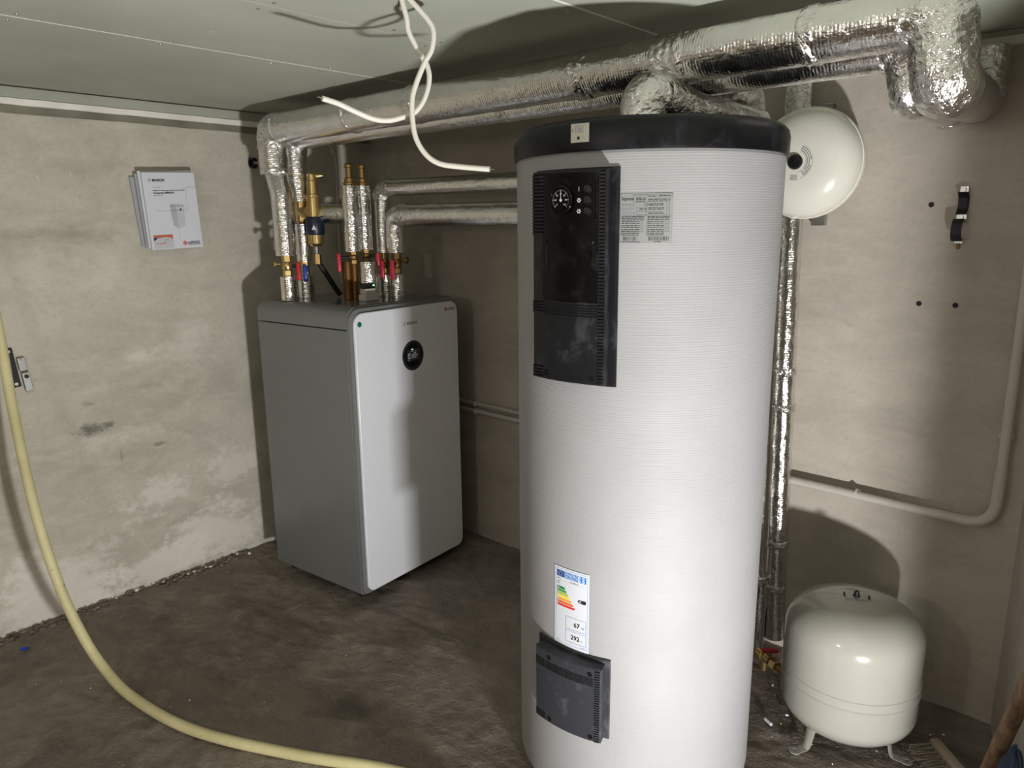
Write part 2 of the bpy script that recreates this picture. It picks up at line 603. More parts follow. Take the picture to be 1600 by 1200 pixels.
def text_polys(txt, size, bold=0.0, align='LEFT'):
    cu = bpy.data.curves.new('t', 'FONT')
    cu.body = txt
    cu.size = size
    cu.align_x = align
    cu.offset = bold
    cu.resolution_u = 2
    o = bpy.data.objects.new('t', cu)
    COL.objects.link(o)
    dg = bpy.context.evaluated_depsgraph_get()
    dg.update()
    me = bpy.data.meshes.new_from_object(o.evaluated_get(dg))
    vs = [(q.co.x, q.co.y) for q in me.vertices]
    fs = [tuple(p.vertices) for p in me.polygons]
    bpy.data.objects.remove(o)
    bpy.data.curves.remove(cu)
    bpy.data.meshes.remove(me)
    return vs, fs

class Decal:
    """flat print laid out in label coordinates (u right, v up) and put on a surface by fn(u, v, h)"""
    def __init__(s, fn, du=0.02):
        s.fn, s.du, s.mb, s.h = fn, du, MB(), 0.0002
    def up(s, dh=0.00015):
        s.h += dh
        return s
    def poly(s, vs, fs, mat):
        s.mb.add([s.fn(u, v, s.h) for u, v in vs], fs, mat)
    def rect(s, u0, v0, u1, v1, mat):
        n = max(1, int(math.ceil(abs(u1 - u0) / s.du)))
        vs = []
        for i in range(n + 1):
            u = u0 + (u1 - u0) * i / n
            vs += [(u, v0), (u, v1)]
        s.poly(vs, [(2 * i, 2 * i + 2, 2 * i + 3, 2 * i + 1) for i in range(n)], mat)
    def frame(s, u0, v0, u1, v1, t, mat):
        s.rect(u0, v0, u1, v0 + t, mat)
        s.rect(u0, v1 - t, u1, v1, mat)
        s.rect(u0, v0 + t, u0 + t, v1 - t, mat)
        s.rect(u1 - t, v0 + t, u1, v1 - t, mat)
    def disc(s, u, v, r, mat, n=20, ry=None):
        ry = ry or r
        s.poly([(u + r * cos(2 * pi * k / n), v + ry * sin(2 * pi * k / n)) for k in range(n)], [tuple(range(n))], mat)
    def ring(s, u, v, r0, r1, mat, a0=0, a1=360, n=24):
        vs, fs = [], []
        for k in range(n + 1):
            a = radians(a0 + (a1 - a0) * k / n)
            vs += [(u + r0 * cos(a), v + r0 * sin(a)), (u + r1 * cos(a), v + r1 * sin(a))]
        fs = [(2 * k, 2 * k + 1, 2 * k + 3, 2 * k + 2) for k in range(n)]
        s.poly(vs, fs, mat)
    def text(s, txt, u, v, size, mat, bold=0.0, align='LEFT', sx=1.0):
        vs, fs = text_polys(txt, size, bold, align)
        s.poly([(u + x * sx, v + y) for x, y in vs], fs, mat)
    def scribble(s, u0, u1, v, h, mat, seed=0):
        """print too small to read in the photograph: short word-like dashes"""
        r = random.Random(seed)
        u = u0
        while u < u1:
            L = min(r.uniform(2.0, 6.5) * h, u1 - u)
            s.rect(u, v, u + L, v + h * r.uniform(0.75, 1.0), mat)
            u += L + h * 0.8
    def build(s, name, parent, local=False):
        return s.mb.build(name, parent, local, smooth=0)

# ------------------------------------------------------------------ the setting
ZC = 1.97          # underside of the ceiling boards
XL = -0.04         # left wall face

def quad_wall(name, pts, mat):
    m = MB()
    m.add(pts, [(0, 1, 2, 3)], mat)
    return m

def slab(name, lo, hi, mat, **kw):
    m = MB()
    m.box([(a + b) / 2 for a, b in zip(lo, hi)], [b - a for a, b in zip(lo, hi)], mat)
    return tag(m.build(name, smooth=0), **kw)

# floor: a real uneven surface
m = MB()
nx, ny = 400, 430
x0, x1, y0, y1 = XL - 0.1, 4.0, -4.3, 0.1
def floor_h(x, y):
    p = Vector((x * 0.8, y * 1.25, 0))
    n1, n2 = noise.noise(p * 2.2), noise.noise(p * 9 + Vector((5, 0, 0)))
    h = 0.004 * n1 + 0.0030 * n2 + 0.0022 * noise.noise(p * 27) + 0.0012 * noise.noise(p * 60)
    # trowelled ridges
    h += 0.0045 * max(0.0, 0.16 - abs(noise.noise(Vector((x * 2.6 + y * 1.4, y * 5.5 - x * 2.2, 3.0))))) / 0.16 * (0.5 + n1)
    return h - 0.006
vs = []
for j in range(ny + 1):
    for i in range(nx + 1):
        x, y = x0 + (x1 - x0) * i / nx, y0 + (y1 - y0) * j / ny
        vs.append((x, y, floor_h(x, y)))
fs = [(j * (nx + 1) + i, j * (nx + 1) + i + 1, (j + 1) * (nx + 1) + i + 1, (j + 1) * (nx + 1) + i) for j in range(ny) for i in range(nx)]
m.add(vs, fs, 'floor_concrete')
tag(m.build('floor', smooth=180), 'uneven dark brown concrete basement floor', kind='structure')

slab('wall_left', (XL - 0.2, -4.3, -0.05), (XL, 0.2, 2.15), 'render_left', label='grey cement rendered left wall with pale salt stains', kind='structure')
slab('wall_back', (XL - 0.2, 0.0, -0.05), (4.2, 0.2, 2.15), 'render_back', label='beige cement rendered wall behind the tank', kind='structure')
# splayed pier closing the back wall on the right
m = MB()
m.prism([(2.83, 0.0), (3.15, -1.25), (4.2, -1.25), (4.2, 0.0)], -0.05, 2.15, 'render_back')
tag(m.build('wall_right', smooth=0), 'splayed rendered wall at the right edge', kind='structure')
slab('wall_side', (4.0, -4.3, -0.05), (4.2, -1.2, 2.15), 'render_back', kind='structure')
slab('wall_front', (XL - 0.2, -4.5, -0.05), (4.2, -4.3, 2.15), 'render_back', kind='structure')

ceil = slab('ceiling', (XL - 0.2, -4.5, ZC + 0.017), (4.2, 0.2, 2.2), 'dark_slot', label='low ceiling of green moisture resistant plasterboard', kind='structure')
edges = [(0.0, 0.976, 0.0045), (0.982, 1.4775, 0.0), (1.4795, 1.961, 0.0), (1.969, 2.96, 0.0), (2.963, 4.0, 0.0)]
for a, b, _ in edges:
    m = MB()
    m.box(((a + b) / 2, -2.15, ZC + 0.00625), (b - a, 4.28, 0.0125), 'green_board', 0.0006, 1)
    m.build('board', ceil, smooth=0)
for x, wd in ((0.979, 0.006), (1.965, 0.008)):
    m = MB()
    m.box((x, -2.15, ZC + 0.0017), (wd, 4.28, 0.004), 'gypsum')
    m.build('joint_filler', ceil, smooth=0)
# little screw heads in the boards
scr = MB()
scr.lathe([(0.0, -0.0015), (0.004, -0.0015), (0.0045, 0.0)], 'zinc', (0, 0, 0), seg=10)
sme = scr.build('screw', ceil, local=True).data
first = True
for x in (0.95, 1.01, 1.45, 1.51, 1.93, 2.0):
    for y in (-1.45, -1.12, -0.95, -1.8):
        if first:
            o = [q for q in ceil.children if q.name.startswith('screw')][0]
            first = False
        else:
            o = bpy.data.objects.new('screw', sme)
            COL.objects.link(o)
            o.parent = ceil
        o.location = (x + random.uniform(-0.008, 0.008), y, ZC - 0.0002)

# strip of plasterboard under the ceiling on the left wall
t1 = MB()
t1.box((XL + 0.014, -2.15, 1.949), (0.028, 4.3, 0.038), 'green_board', 0.001, 1)
t1 = tag(t1.build('trim_1', smooth=0), 'strip of green plasterboard under the ceiling on the left wall', kind='structure')
m = MB()
ys = [-4.3 + 0.05 * i for i in range(87)]
vs = []
for y in ys:
    j = 0.0016 * noise.noise(Vector((y * 17, 0, 0)))
    k = 0.0022 * noise.noise(Vector((y * 11, 4, 0)))
    vs += [(XL, y, 1.930 + j), (XL + 0.034, y, 1.930 + j), (XL + 0.034, y, 1.909 + k), (XL, y, 1.909 + k)]
fs = [(4 * i + a, 4 * i + 4 + a, 4 * i + 4 + (a + 1) % 4, 4 * i + (a + 1) % 4) for i in range(86) for a in range(4)]
m.add(vs, fs, 'gypsum')
m.build('gypsum_edge', t1, smooth=0)
m = MB()
vs = []
for y in ys:
    k = 0.006 * noise.noise(Vector((y * 3, 9, 0)))
    vs += [(XL, y, 1.908), (XL + 0.016, y, 1.908), (XL + 0.008, y, 1.884 + k), (XL, y, 1.884 + k)]
m.add(vs, fs, 'board_back')
m.build('backing_strip', t1, smooth=0)
# the same strip on the back wall
t2 = MB()
t2.box((2.0, -0.012, 1.962), (4.0, 0.024, 0.014), 'green_board')
t2 = tag(t2.build('trim_2', smooth=0), 'strip of plasterboard under the ceiling on the back wall', kind='structure')
m = MB()
m.box((2.0, -0.014, 1.944), (4.0, 0.028, 0.020), 'gypsum')
m.build('gypsum_edge', t2, smooth=0)

# ------------------------------------------------------------------ floodlight (out of frame, right)
aim = Vector((-2.3, 1.2, 2.7))
aim.normalize()
fl = thing('floodlight', 'black work floodlight on a floor stand just right of the view', 'lamp', (FLOOD_POS.x, FLOOD_POS.y, 0))
q = Vector((0, 0, 1)).rotation_difference(aim).to_matrix()
side = aim.cross(Vector((0, 0, 1))).normalized()
upv = side.cross(aim)
R3 = Matrix((side, upv, aim)).transposed()
m = MB()
m.box(FLOOD_POS - aim * 0.03, (0.17, 0.13, 0.05), 'led_housing', 0.006, 2, R3)
m.build('housing', fl)
m = MB()
m.box(FLOOD_POS - aim * 0.002, (0.13, 0.09, 0.004), 'led_panel', rot=R3)
m.build('led_panel', fl)
m = MB()
for sg in (-1, 1):
    m.box(FLOOD_POS + upv * 0.065 * sg + aim * 0.005, (0.17, 0.006, 0.03), 'led_housing', rot=R3)
m.box(FLOOD_POS - side * 0.08 + aim * 0.005, (0.006, 0.13, 0.03), 'led_housing', rot=R3)
m.box(FLOOD_POS + side * 0.08 + aim * 0.005, (0.006, 0.13, 0.03), 'led_housing', rot=R3)
m.build('hood', fl)
m = MB()
b0 = Vector((FLOOD_POS.x, FLOOD_POS.y, 0)) - Vector((aim.x, aim.y, 0)) * 0.05
m.cyl(b0 + Vector((-0.1, 0.06, 0.012)), b0 + Vector((0.1, -0.06, 0.012)), 0.011, 'led_housing')
m.cyl(b0 + Vector((0.06, 0.1, 0.012)), b0 + Vector((-0.06, -0.1, 0.012)), 0.011, 'led_housing')
m.cyl(b0 + Vector((0, 0, 0.012)), FLOOD_POS - aim * 0.05, 0.011, 'led_housing')
m.build('stand', fl)
ld = bpy.data.lights.new('flood_light', 'AREA')
ld.shape = 'RECTANGLE'
ld.size, ld.size_y = 0.13, 0.09
ld.energy = FLOOD_W
ld.color = (1.0, 0.985, 0.965)
lo = bpy.data.objects.new('flood_light', ld)
COL.objects.link(lo)
lo.parent = fl
lo.rotation_euler = (-aim).to_track_quat('Z', 'Y').to_euler()
lo.location = FLOOD_POS + aim * 0.004 - fl.location

bl = thing('fill_globe', 'added fill light shaped as a white globe on the ceiling behind the viewpoint', 'lamp', (FILL_POS.x, FILL_POS.y, ZC))
m = MB()
m.lathe([(0.0, 0.0), (0.06, 0.0), (0.06, -0.03), (0.0, -0.03)], 'cable_white', (FILL_POS.x, FILL_POS.y, ZC), seg=24)
m.build('holder', bl)
m = MB()
m.lathe([(0.0, -0.23)] + [(0.105 * sin(pi * k / 14), -0.13 - 0.10 * cos(pi * k / 14)) for k in range(1, 13)], 'fill_glow', (FILL_POS.x, FILL_POS.y, ZC), seg=32)
m.build('glass', bl)
ld = bpy.data.lights.new('fill_light', 'POINT')  # added warm fill, a point light just below the globe mesh
ld.energy = FILL_W
ld.shadow_soft_size = 0.10
ld.color = (1.0, 0.925, 0.87)
lo = bpy.data.objects.new('fill_light', ld)
COL.objects.link(lo)
lo.parent = bl
lo.location = (0, 0, -0.345)

# ------------------------------------------------------------------ heat pump indoor unit
BW, BD, BH = 0.615, 0.56, 1.19
th = radians(5)
nrm, uu = Vector((cos(th), sin(th), 0)), Vector((-sin(th), cos(th), 0))
bf = Vector((0.80, -0.789, 0))
bc = bf + uu * (BW / 2) - nrm * (BD / 2)
hp = thing('heat_pump_unit', 'tall grey heat pump indoor unit with white front and round display', 'heat pump', (bc.x, bc.y, 0), th)
fx = BD / 2           # local x of the front
def rrect(w_, h_, rads, n=8, cx=0, cy=0):
    """rounded rectangle outline; rads = (bl, br, tr, tl)"""
    out = []
    for (sx, sy, a0, r) in ((-1, -1, 180, rads[0]), (1, -1, 270, rads[1]), (1, 1, 0, rads[2]), (-1, 1, 90, rads[3])):
        cxx, cyy = cx + sx * (w_ / 2 - r), cy + sy * (h_ / 2 - r)
        for k in range(n + 1):
            a = radians(a0 + 90 * k / n)
            out.append((cxx + r * cos(a), cyy + r * sin(a)))
    return out
# profile in (y, z), extruded along x
MX = Matrix(((0, 0, 1, 0), (1, 0, 0, 0), (0, 1, 0, 0), (0, 0, 0, 1)))
m = MB()
m.prism(rrect(BW, 1.075, (0.006, 0.006, 0.002, 0.002), 3, 0, 0.03 + 1.075 / 2), -fx, fx - 0.016, 'boiler_grey', MX)
m.build('body', hp, True)
m = MB()
m.prism(rrect(BW, 0.080, (0.002, 0.002, 0.05, 0.05), 10, 0, 1.109 + 0.04), -fx, fx - 0.016, 'boiler_grey', MX)
m.build('top_cover', hp, True)
m = MB()
m.box((-0.01, 0, BH - 0.0005), (BD - 0.06, BW - 0.12, 0.003), 'boiler_top', 0.001, 1)
m.build('top_plate', hp, True)
m = MB()
m.prism(rrect(BW - 0.004, 1.152, (0.02, 0.02, 0.05, 0.05), 8, 0, 0.032 + 0.576), fx - 0.016, fx - 0.004, 'boiler_grey', MX)
m.build('front_frame', hp, True)
m = MB()
m.prism(rrect(BW - 0.030, 1.128, (0.035, 0.035, 0.045, 0.045), 10, 0.004, 0.040 + 0.564), fx - 0.004, fx + 0.010, 'boiler_white', MX)
bm_ = m
fp = m.build('front_panel', hp, True)
mod = fp.modifiers.new('edge', 'BEVEL')
mod.width = 0.004
mod.segments = 3
mod.limit_method = 'ANGLE'
for sx in (-1, 1):
    for sy in (-1, 1):
        m = MB()
        m.cyl((sx * (fx - 0.06), sy * (BW / 2 - 0.05), 0.0), (sx * (fx - 0.06), sy * (BW / 2 - 0.05), 0.034), 0.022, 'black_matt', bev=0.003)
        m.build('foot', hp, True)
Y0 = -BW / 2            # left edge of the front (y grows to the right as seen)
def bfront(u, v, h):
    return Vector((fx + 0.0100 + h, Y0 + u, v))
m = MB()
m.lathe([(0.0, 0.0005), (0.048, 0.0005), (0.050, 0.001), (0.054, 0.0018), (0.061, 0.0006), (0.062, 0.0)], 'grey_plastic', (fx + 0.0102, Y0 + 0.321, 0.968), (1, 0, 0), 48)
dsp = m.build('display', hp, True)
m = MB()
m.lathe([(0.0, 0.0026), (0.047, 0.0026), (0.0495, 0.0012)], 'black_gloss', (fx + 0.0102, Y0 + 0.321, 0.968), (1, 0, 0), 48)
m.build('glass', dsp, True)
d = Decal(lambda u, v, h: Vector((fx + 0.0130 + h, Y0 + 0.321 + u, 0.968 + v)))
d.rect(-0.036, -0.020, 0.036, 0.026, 'screen_dim')
d.up()
d.frame(-0.012, -0.010, -0.003, 0.006, 0.0012, 'screen_line')
d.rect(-0.012, -0.003, -0.003, -0.0015, 'screen_line')
d.frame(0.002, -0.009, 0.013, 0.013, 0.0013, 'screen_line')
d.disc(0.0075, 0.009, 0.0012, 'screen_line')
for v in (0.005, 0.000, -0.005):
    d.rect(0.013, v, 0.019, v + 0.001, 'screen_line')
d.disc(0.022, 0.0005, 0.0018, 'screen_line')
for v in (0.000, 0.004):
    d.rect(-0.003, v, 0.002, v + 0.001, 'screen_line')
d.rect(-0.014, 0.0175, 0.002, 0.0195, 'screen_line')
for k, (v, L) in enumerate(((0.009, 0.015), (0.003, 0.010), (-0.001, 0.010), (-0.007, 0.012), (-0.011, 0.012), (-0.0185, 0.007))):
    d.rect(-0.032, v, -0.032 + L, v + 0.0018, 'screen_line')
d.rect(-0.021, 0.004, -0.019, 0.008, 'screen_line')
d.rect(0.010, 0.0185, 0.018, 0.0195, 'screen_line')
d.disc(-0.007, 0.0265, 0.006, 'led_green', 16, 0.0018)
d.build('screen_picture', dsp, True)
d = Decal(bfront)
# maker's mark above the display
d.ring(0.279, 1.102, 0.0062, 0.0076, 'ink_black')
d.rect(0.2765, 1.099, 0.2777, 1.105, 'ink_grey')
d.rect(0.2803, 1.099, 0.2815, 1.105, 'ink_grey')
d.rect(0.2777, 1.1015, 0.2803, 1.1025, 'ink_grey')
d.text('BOSCH', 0.293, 1.0965, 0.0150, 'ink_black', 0.0004, sx=1.15)
d.build('maker_logo', fp, True)
d = Decal(bfront)
d.disc(0.043, 1.127, 0.0105, 'green_dot', 24)
tag(d.build('green_dot_sticker', fp, True), 'round green dot sticker')
d = Decal(bfront)
def merdic(d, u, v, s, under=True):
    d.disc(u, v + 0.30 * s, 0.42 * s, 'ink_orange', 20)
    d.up()
    for a in range(0, 360, 60):
        d.ring(u + 0.2 * s * cos(radians(a)), v + 0.30 * s + 0.2 * s * sin(radians(a)), 0.16 * s, 0.19 * s, 'label_white', a, a + 150, 8)
    d.text('mERDIC', u + 0.55 * s, v + 0.08 * s, 0.70 * s, 'ink_navy', 0.012 * s)
    if under:
        d.scribble(u + 0.60 * s, u + 3.0 * s, v - 0.12 * s, 0.09 * s, 'ink_grey', 3)
merdic(d, 0.528, 1.131, 0.020)
d.build('installer_sticker', fp, True)

# grey cable box with a green lamp standing on the unit
cb = thing('control_module', 'small grey module with a green lamp standing on the heat pump', 'module', (0.65, -0.565, 1.1915))
m = MB()
m.box((0.64, -0.565, 1.204), (0.042, 0.074, 0.025), 'pvc_grey', 0.002, 1)
m.build('base', cb)
m = MB()
m.box((0.632, -0.565, 1.228), (0.036, 0.052, 0.023), 'pvc_grey', 0.002, 1)
m.build('housing', cb)
m = MB()
m.box((0.622, -0.558, 1.249), (0.024, 0.058, 0.022), 'black_matt', 0.002, 1)
m.build('upper_housing', cb)
m = MB()
m.lathe([(0.0042, 0.0), (0.0035, 0.003), (0.0, 0.004)], 'led_green', (0.6335, -0.536, 1.251), (0.8, -0.6, 0), 12)
tag(m.build('lamp', cb), 'green signal lamp')

# ------------------------------------------------------------------ hot water tank
TX, TY, TR = 2.09, -0.845, 0.31
PH0 = -87.0
tank = thing('hot_water_tank', 'tall white hot water tank with black lid and black control panel', 'water tank', (TX, TY, 0))
m = MB()
m.lathe([(0.0, 0.0), (0.275, 0.0), (0.285, 0.01), (0.290, 0.07)], 'black_matt', (TX, TY, 0), seg=72)
m.build('base', tank)
# jacket, a soft fabric cover: slightly uneven
m = MB()
prof = []
for i in range(5):
    a = pi / 2 * i / 4
    prof.append((0.278 + 0.031 * sin(a), 0.052 + 0.05 * (1 - cos(a))))
z = 0.13
while z < 1.64:
    prof.append((0.309, z))
    z += 0.03
prof += [(0.309, 1.630), (0.305, 1.645)]
vs, fs = [], []
SEG = 128
for i, (r, z) in enumerate(prof):
    for k in range(SEG):
        a = 2 * pi * k / SEG
        dr = 0.0009 * noise.noise(Vector((cos(a) * 3, sin(a) * 3, z * 3.0)))
        # bulge dents around the lower cover
        rr = r + dr
        vs.append((TX + rr * cos(a), TY + rr * sin(a), z))
for i in range(len(prof) - 1):
    for k in range(SEG):
        k2 = (k + 1) % SEG
        fs.append((i * SEG + k, i * SEG + k2, (i + 1) * SEG + k2, (i + 1) * SEG + k))
m.add(vs, fs, 'tank_jacket')
m.build('jacket', tank, smooth=60)
m = MB()
m.lathe([(0.306, 1.636), (0.314, 1.636), (0.3155, 1.642), (0.3155, 1.674), (0.312, 1.688), (0.303, 1.698), (0.29, 1.703), (0.15, 1.712), (0.0, 1.714)], 'cap_black', (TX, TY, 0), seg=96)
lid = m.build('lid', tank)
def cyl(R0):
    def fn(s_, z_, h):
        a = radians(PH0) + s_ / R0
        r = R0 + h
        return Vector((TX + r * cos(a), TY + r * sin(a), z_))
    return fn
def arcbox(m, R_, s0, s1, z0, z1, r0, r1, mat, n=None):
    """box bent round the tank: s = arc length at radius R_, z, r0..r1"""
    n = n or max(1, int((s1 - s0) / 0.012) + 1)
    vs = []
    for i in range(n + 1):
        a = radians(PH0) + (s0 + (s1 - s0) * i / n) / R_
        for (r, z) in ((r0, z0), (r1, z0), (r1, z1), (r0, z1)):
            vs.append((TX + r * cos(a), TY + r * sin(a), z))
    fs = [(4 * i + k, 4 * i + 4 + k, 4 * i + 4 + (k + 1) % 4, 4 * i + (k + 1) % 4) for i in range(n) for k in range(4)]
    fs += [(3, 2, 1, 0), (4 * n, 4 * n + 1, 4 * n + 2, 4 * n + 3)]
    m.add(vs, fs, mat)
def arcshell(m, R_, s0, s1, z0, z1, rb, rf, ch, mat, n=16):
    """cover with chamfered rim: back outline at rb, front inset by ch at rf"""
    rows = [(rb, 0.0), (rf - ch, 0.0), (rf, ch)]
    vs, fs = [], []
    N = n + 1
    # front face grid plus skirts
    def P(s_, z_, r):
        a = radians(PH0) + s_ / R_
        return (TX + r * cos(a), TY + r * sin(a), z_)
    outl = []
    for r, ins in rows:
        ring = []
        for i in range(N):
            ring.append(P(s0 + ins + (s1 - s0 - 2 * ins) * i / n, z0 + ins, r))
        for i in range(N):
            ring.append(P(s1 - ins - (s1 - s0 - 2 * ins) * i / n, z1 - ins, r))
        outl.append(ring)
    M_ = 2 * N
    for ring in outl:
        vs += ring
    for j in range(2):
        for k in range(M_):
            k2 = (k + 1) % M_
            fs.append((j * M_ + k, j * M_ + k2, (j + 1) * M_ + k2, (j + 1) * M_ + k))
    o = 2 * M_
    for i in range(n):
        fs.append((o + i, o + i + 1, o + M_ - 2 - i, o + M_ - 1 - i))
    m.add(vs, fs, mat)
RF = 0.345
# --- control panel
m = MB()
arcshell(m, TR, -0.108, 0.101, 1.154, 1.604, 0.306, 0.316, 0.002, 'black_plastic')
pf = m.build('panel_flange', tank)
m = MB()
arcshell(m, RF, -0.092, 0.096, 1.161, 1.599, 0.312, RF, 0.003, 'black_plastic')
pc = m.build('control_panel', tank)
tag(pc, 'black plastic control panel cover')
me_slat = None
def slats(parent, R_, s0, s1, zs, th_, mat='dark_slot', hgt=0.0008, name='vent_slot'):
    for z in zs:
        m = MB()
        arcbox(m, R_, s0, s1, z, z + th_, R_ - 0.001, R_ + hgt, mat, max(1, int((s1 - s0) / 0.03)))
        m.build(name, parent, smooth=0)
def ridge_block(parent, R_, s0, s1, z0, z1, n, name='rib_strip', proud=0.0022):
    """a strip of many small ribs with dark gaps between"""
    m = MB()
    arcbox(m, R_, s0, s1, z0, z1, R_ - 0.001, R_ + 0.0005, 'dark_slot', 2)
    p = (z1 - z0) / n
    for i in range(n):
        arcbox(m, R_, s0, s1, z0 + p * i, z0 + p * (i + 0.5), R_, R_ + proud, 'black_plastic' if R_ == RF and z1 > 1 else 'grey_plastic', 2)
    return m.build(name, parent, smooth=0)
ridge_block(pc, RF, -0.090, -0.0565, 1.471, 1.594, 17)
ridge_block(pc, RF, -0.090, -0.0565, 1.306, 1.331, 4)
ridge_block(pc, RF, -0.090, -0.0565, 1.163, 1.190, 4)
ridge_block(pc, RF, 0.0795, 0.0905, 1.164, 1.596, 62)
slats(pc, RF, -0.054, 0.0765, (1.326, 1.3205, 1.315, 1.3095, 1.304), 0.0028)
m = MB()
arcbox(m, RF, -0.0545, 0.0765, 1.3335, 1.593, RF - 0.001, RF + 0.0025, 'black_gloss')
gp = m.build('window_plate', pc, smooth=30)
m = MB()
arcbox(m, RF, -0.0445, 0.0705, 1.503, 1.574, RF, RF + 0.0045, 'black_gloss')
ip = m.build('instrument_plate', pc, smooth=30)
# raised hand grips of the window
for s_ in (-0.0435, 0.061):
    m = MB()
    sg = 1 if s_ < 0 else -1
    pts = [(s_ - 0.006 * sg, 1.459), (s_, 1.450), (s_, 1.400), (s_ - 0.006 * sg, 1.390)]
    f_ = cyl(RF)
    path = [f_(a, b, 0.003) for a, b in pts]
    m.tube(resample(fillet(path, 0.004), 0.003), 0.0018, 'black_gloss', 8)
    m.build('grip', pc)
# gauge
def on_panel(s_, z_, h=0.0):
    a = radians(PH0) + s_ / RF
    return Vector((TX + (RF + h) * cos(a), TY + (RF + h) * sin(a), z_)), Vector((cos(a), sin(a), 0))
p, n_ = on_panel(-0.004, 1.540, 0.004)
m = MB()
m.lathe([(0.029, -0.002), (0.029, 0.006), (0.027, 0.0085), (0.0245, 0.0085), (0.0235, 0.004), (0.0, 0.004)], 'black_gloss', p, n_, 40)
ga = m.build('gauge', ip)
tv = Vector((-n_.y, n_.x, 0))
def gdec(u, v, h):
    return p + tv * u + Vector((0, 0, v)) + n_ * (0.0042 + h)
d = Decal(gdec)
for k in range(25):
    a = radians(222 - k * (264 / 24))
    big = k % 4 == 0
    r0, r1 = (0.0165 if big else 0.0185), 0.0205
    ta, wd = Vector((cos(a), sin(a))), 0.00045 if big else 0.00028
    tn = Vector((-sin(a), cos(a)))
    vs = [ta * r0 + tn * wd, ta * r0 - tn * wd, ta * r1 - tn * wd, ta * r1 + tn * wd]
    d.poly([(q.x, q.y) for q in vs], [(0, 1, 2, 3)], 'white_mark')
for txt, a in (('0', 222), ('20', 178), ('40', 134), ('60', 90), ('80', 46), ('100', 2), ('120', -42)):
    d.text(txt, 0.0128 * cos(radians(a)), 0.0128 * sin(radians(a)) - 0.0015, 0.0046, 'white_mark', align='CENTER')
d.up()
d.poly([(-0.0007, 0), (0.0007, 0), (0.0003, 0.018), (-0.0003, 0.018)], [(0, 1, 2, 3)], 'white_mark')
d.disc(0, 0, 0.0030, 'white_mark')
d.build('dial', ga)
for z_ in (1.5605, 1.539, 1.5175):
    p2, n2 = on_panel(0.056, z_, 0.004)
    m = MB()
    m.lathe([(0.0088, -0.002), (0.0088, 0.004), (0.0078, 0.006), (0.0070, 0.0045), (0.0, 0.0050)], 'black_plastic', p2, n2, 24)
    m.build('button', ip)
d = Decal(lambda s_, z_, h: cyl(RF)(s_, z_, 0.0046 + h))
d.rect(0.0354, 1.5565, 0.0362, 1.5655, 'white_mark')
for z_ in (1.539, 1.5175):
    d.ring(0.036, z_, 0.0020, 0.0031, 'white_mark')
    for a in range(0, 360, 60):
        d.disc(0.036 + 0.0040 * cos(radians(a)), z_ + 0.0040 * sin(radians(a)), 0.0009, 'white_mark', 8)
d.build('symbols', ip)
for s_, z_ in ((-0.0482, 1.175), (0.0655, 1.176)):
    p2, n2 = on_panel(s_, z_)
    m = MB()
    m.lathe([(0.0056, 0.0), (0.0056, 0.0012), (0.0044, 0.0012), (0.004, 0.0004), (0.0, 0.0004)], 'dark_slot', p2, n2, 20)
    m.build('screw_hole', pc)
# --- lower access cover
m = MB()
arcshell(m, TR, -0.102, 0.102, 0.301, 0.507, 0.306, 0.316, 0.002, 'grey_plastic')
m.build('cover_flange', tank)
m = MB()
arcshell(m, RF, -0.088, 0.0995, 0.306, 0.498, 0.312, RF, 0.003, 'grey_plastic')
lc = m.build('access_cover', tank)
tag(lc, 'dark grey plastic access cover near the floor')
slats(lc, RF, -0.050, 0.0795, (0.470, 0.4655, 0.461, 0.4565, 0.452), 0.0024)
slats(lc, RF, -0.0855, -0.054, (0.470, 0.4655, 0.461, 0.4565, 0.452, 0.3265, 0.322, 0.3175, 0.313), 0.0024)
ridge_block(lc, RF, 0.0845, 0.0955, 0.309, 0.494, 30)
for s_, z_ in ((-0.0405, 0.484), (0.0715, 0.482), (-0.0385, 0.319), (0.0745, 0.319)):
    p2, n2 = on_panel(s_, z_)
    m = MB()
    m.lathe([(0.0056, 0.0), (0.0056, 0.0012), (0.0044, 0.0012), (0.004, 0.0004), (0.0, 0.0004)], 'dark_slot', p2, n2, 20)
    m.build('screw_hole', lc)
# --- rating plate
RL = 0.3102
def s_of(deg):
    return radians(deg - PH0) * RL
sA, sB = s_of(-68.0), s_of(-48.9)
zA, zB = 1.454, 1.551
d = Decal(cyl(RL), 0.012)
d.rect(sA, zA, sB, zB, 'label_silver')
d.up()
W_, H_ = sB - sA, zB - zA
def ru(x):
    return sA + W_ * x
def rv(y):
    return zB - H_ * y
d.text('lapesa', ru(0.02), rv(0.135), 0.0100, 'ink_black', 0.00015)
d.frame(ru(0.235), rv(0.185), ru(0.52), rv(0.02), 0.0004, 'ink_black')
d.scribble(ru(0.245), ru(0.51), rv(0.055), 0.0020, 'ink_grey', 1)
for k, y in enumerate((0.10, 0.13, 0.165)):
    d.scribble(ru(0.29), ru(0.48), rv(y), 0.0016, 'ink_black', 2 + k)
d.text('CE', ru(0.44), rv(0.25), 0.0068, 'ink_black')
d.frame(ru(0.68), rv(0.085), ru(0.985), rv(0.02), 0.0004, 'ink_black')
d.scribble(ru(0.73), ru(0.95), rv(0.06), 0.0018, 'ink_black', 9)
for k, y in enumerate((0.045, 0.075)):
    d.scribble(ru(0.53), ru(0.67), rv(y), 0.0014, 'ink_black', 10 + k)
for k, y in enumerate((0.13, 0.165, 0.215, 0.245, 0.30, 0.33, 0.385, 0.415)):
    d.scribble(ru(0.53), ru(0.95 if k < 2 else 0.83), rv(y), 0.0016, 'ink_black', 20 + k)
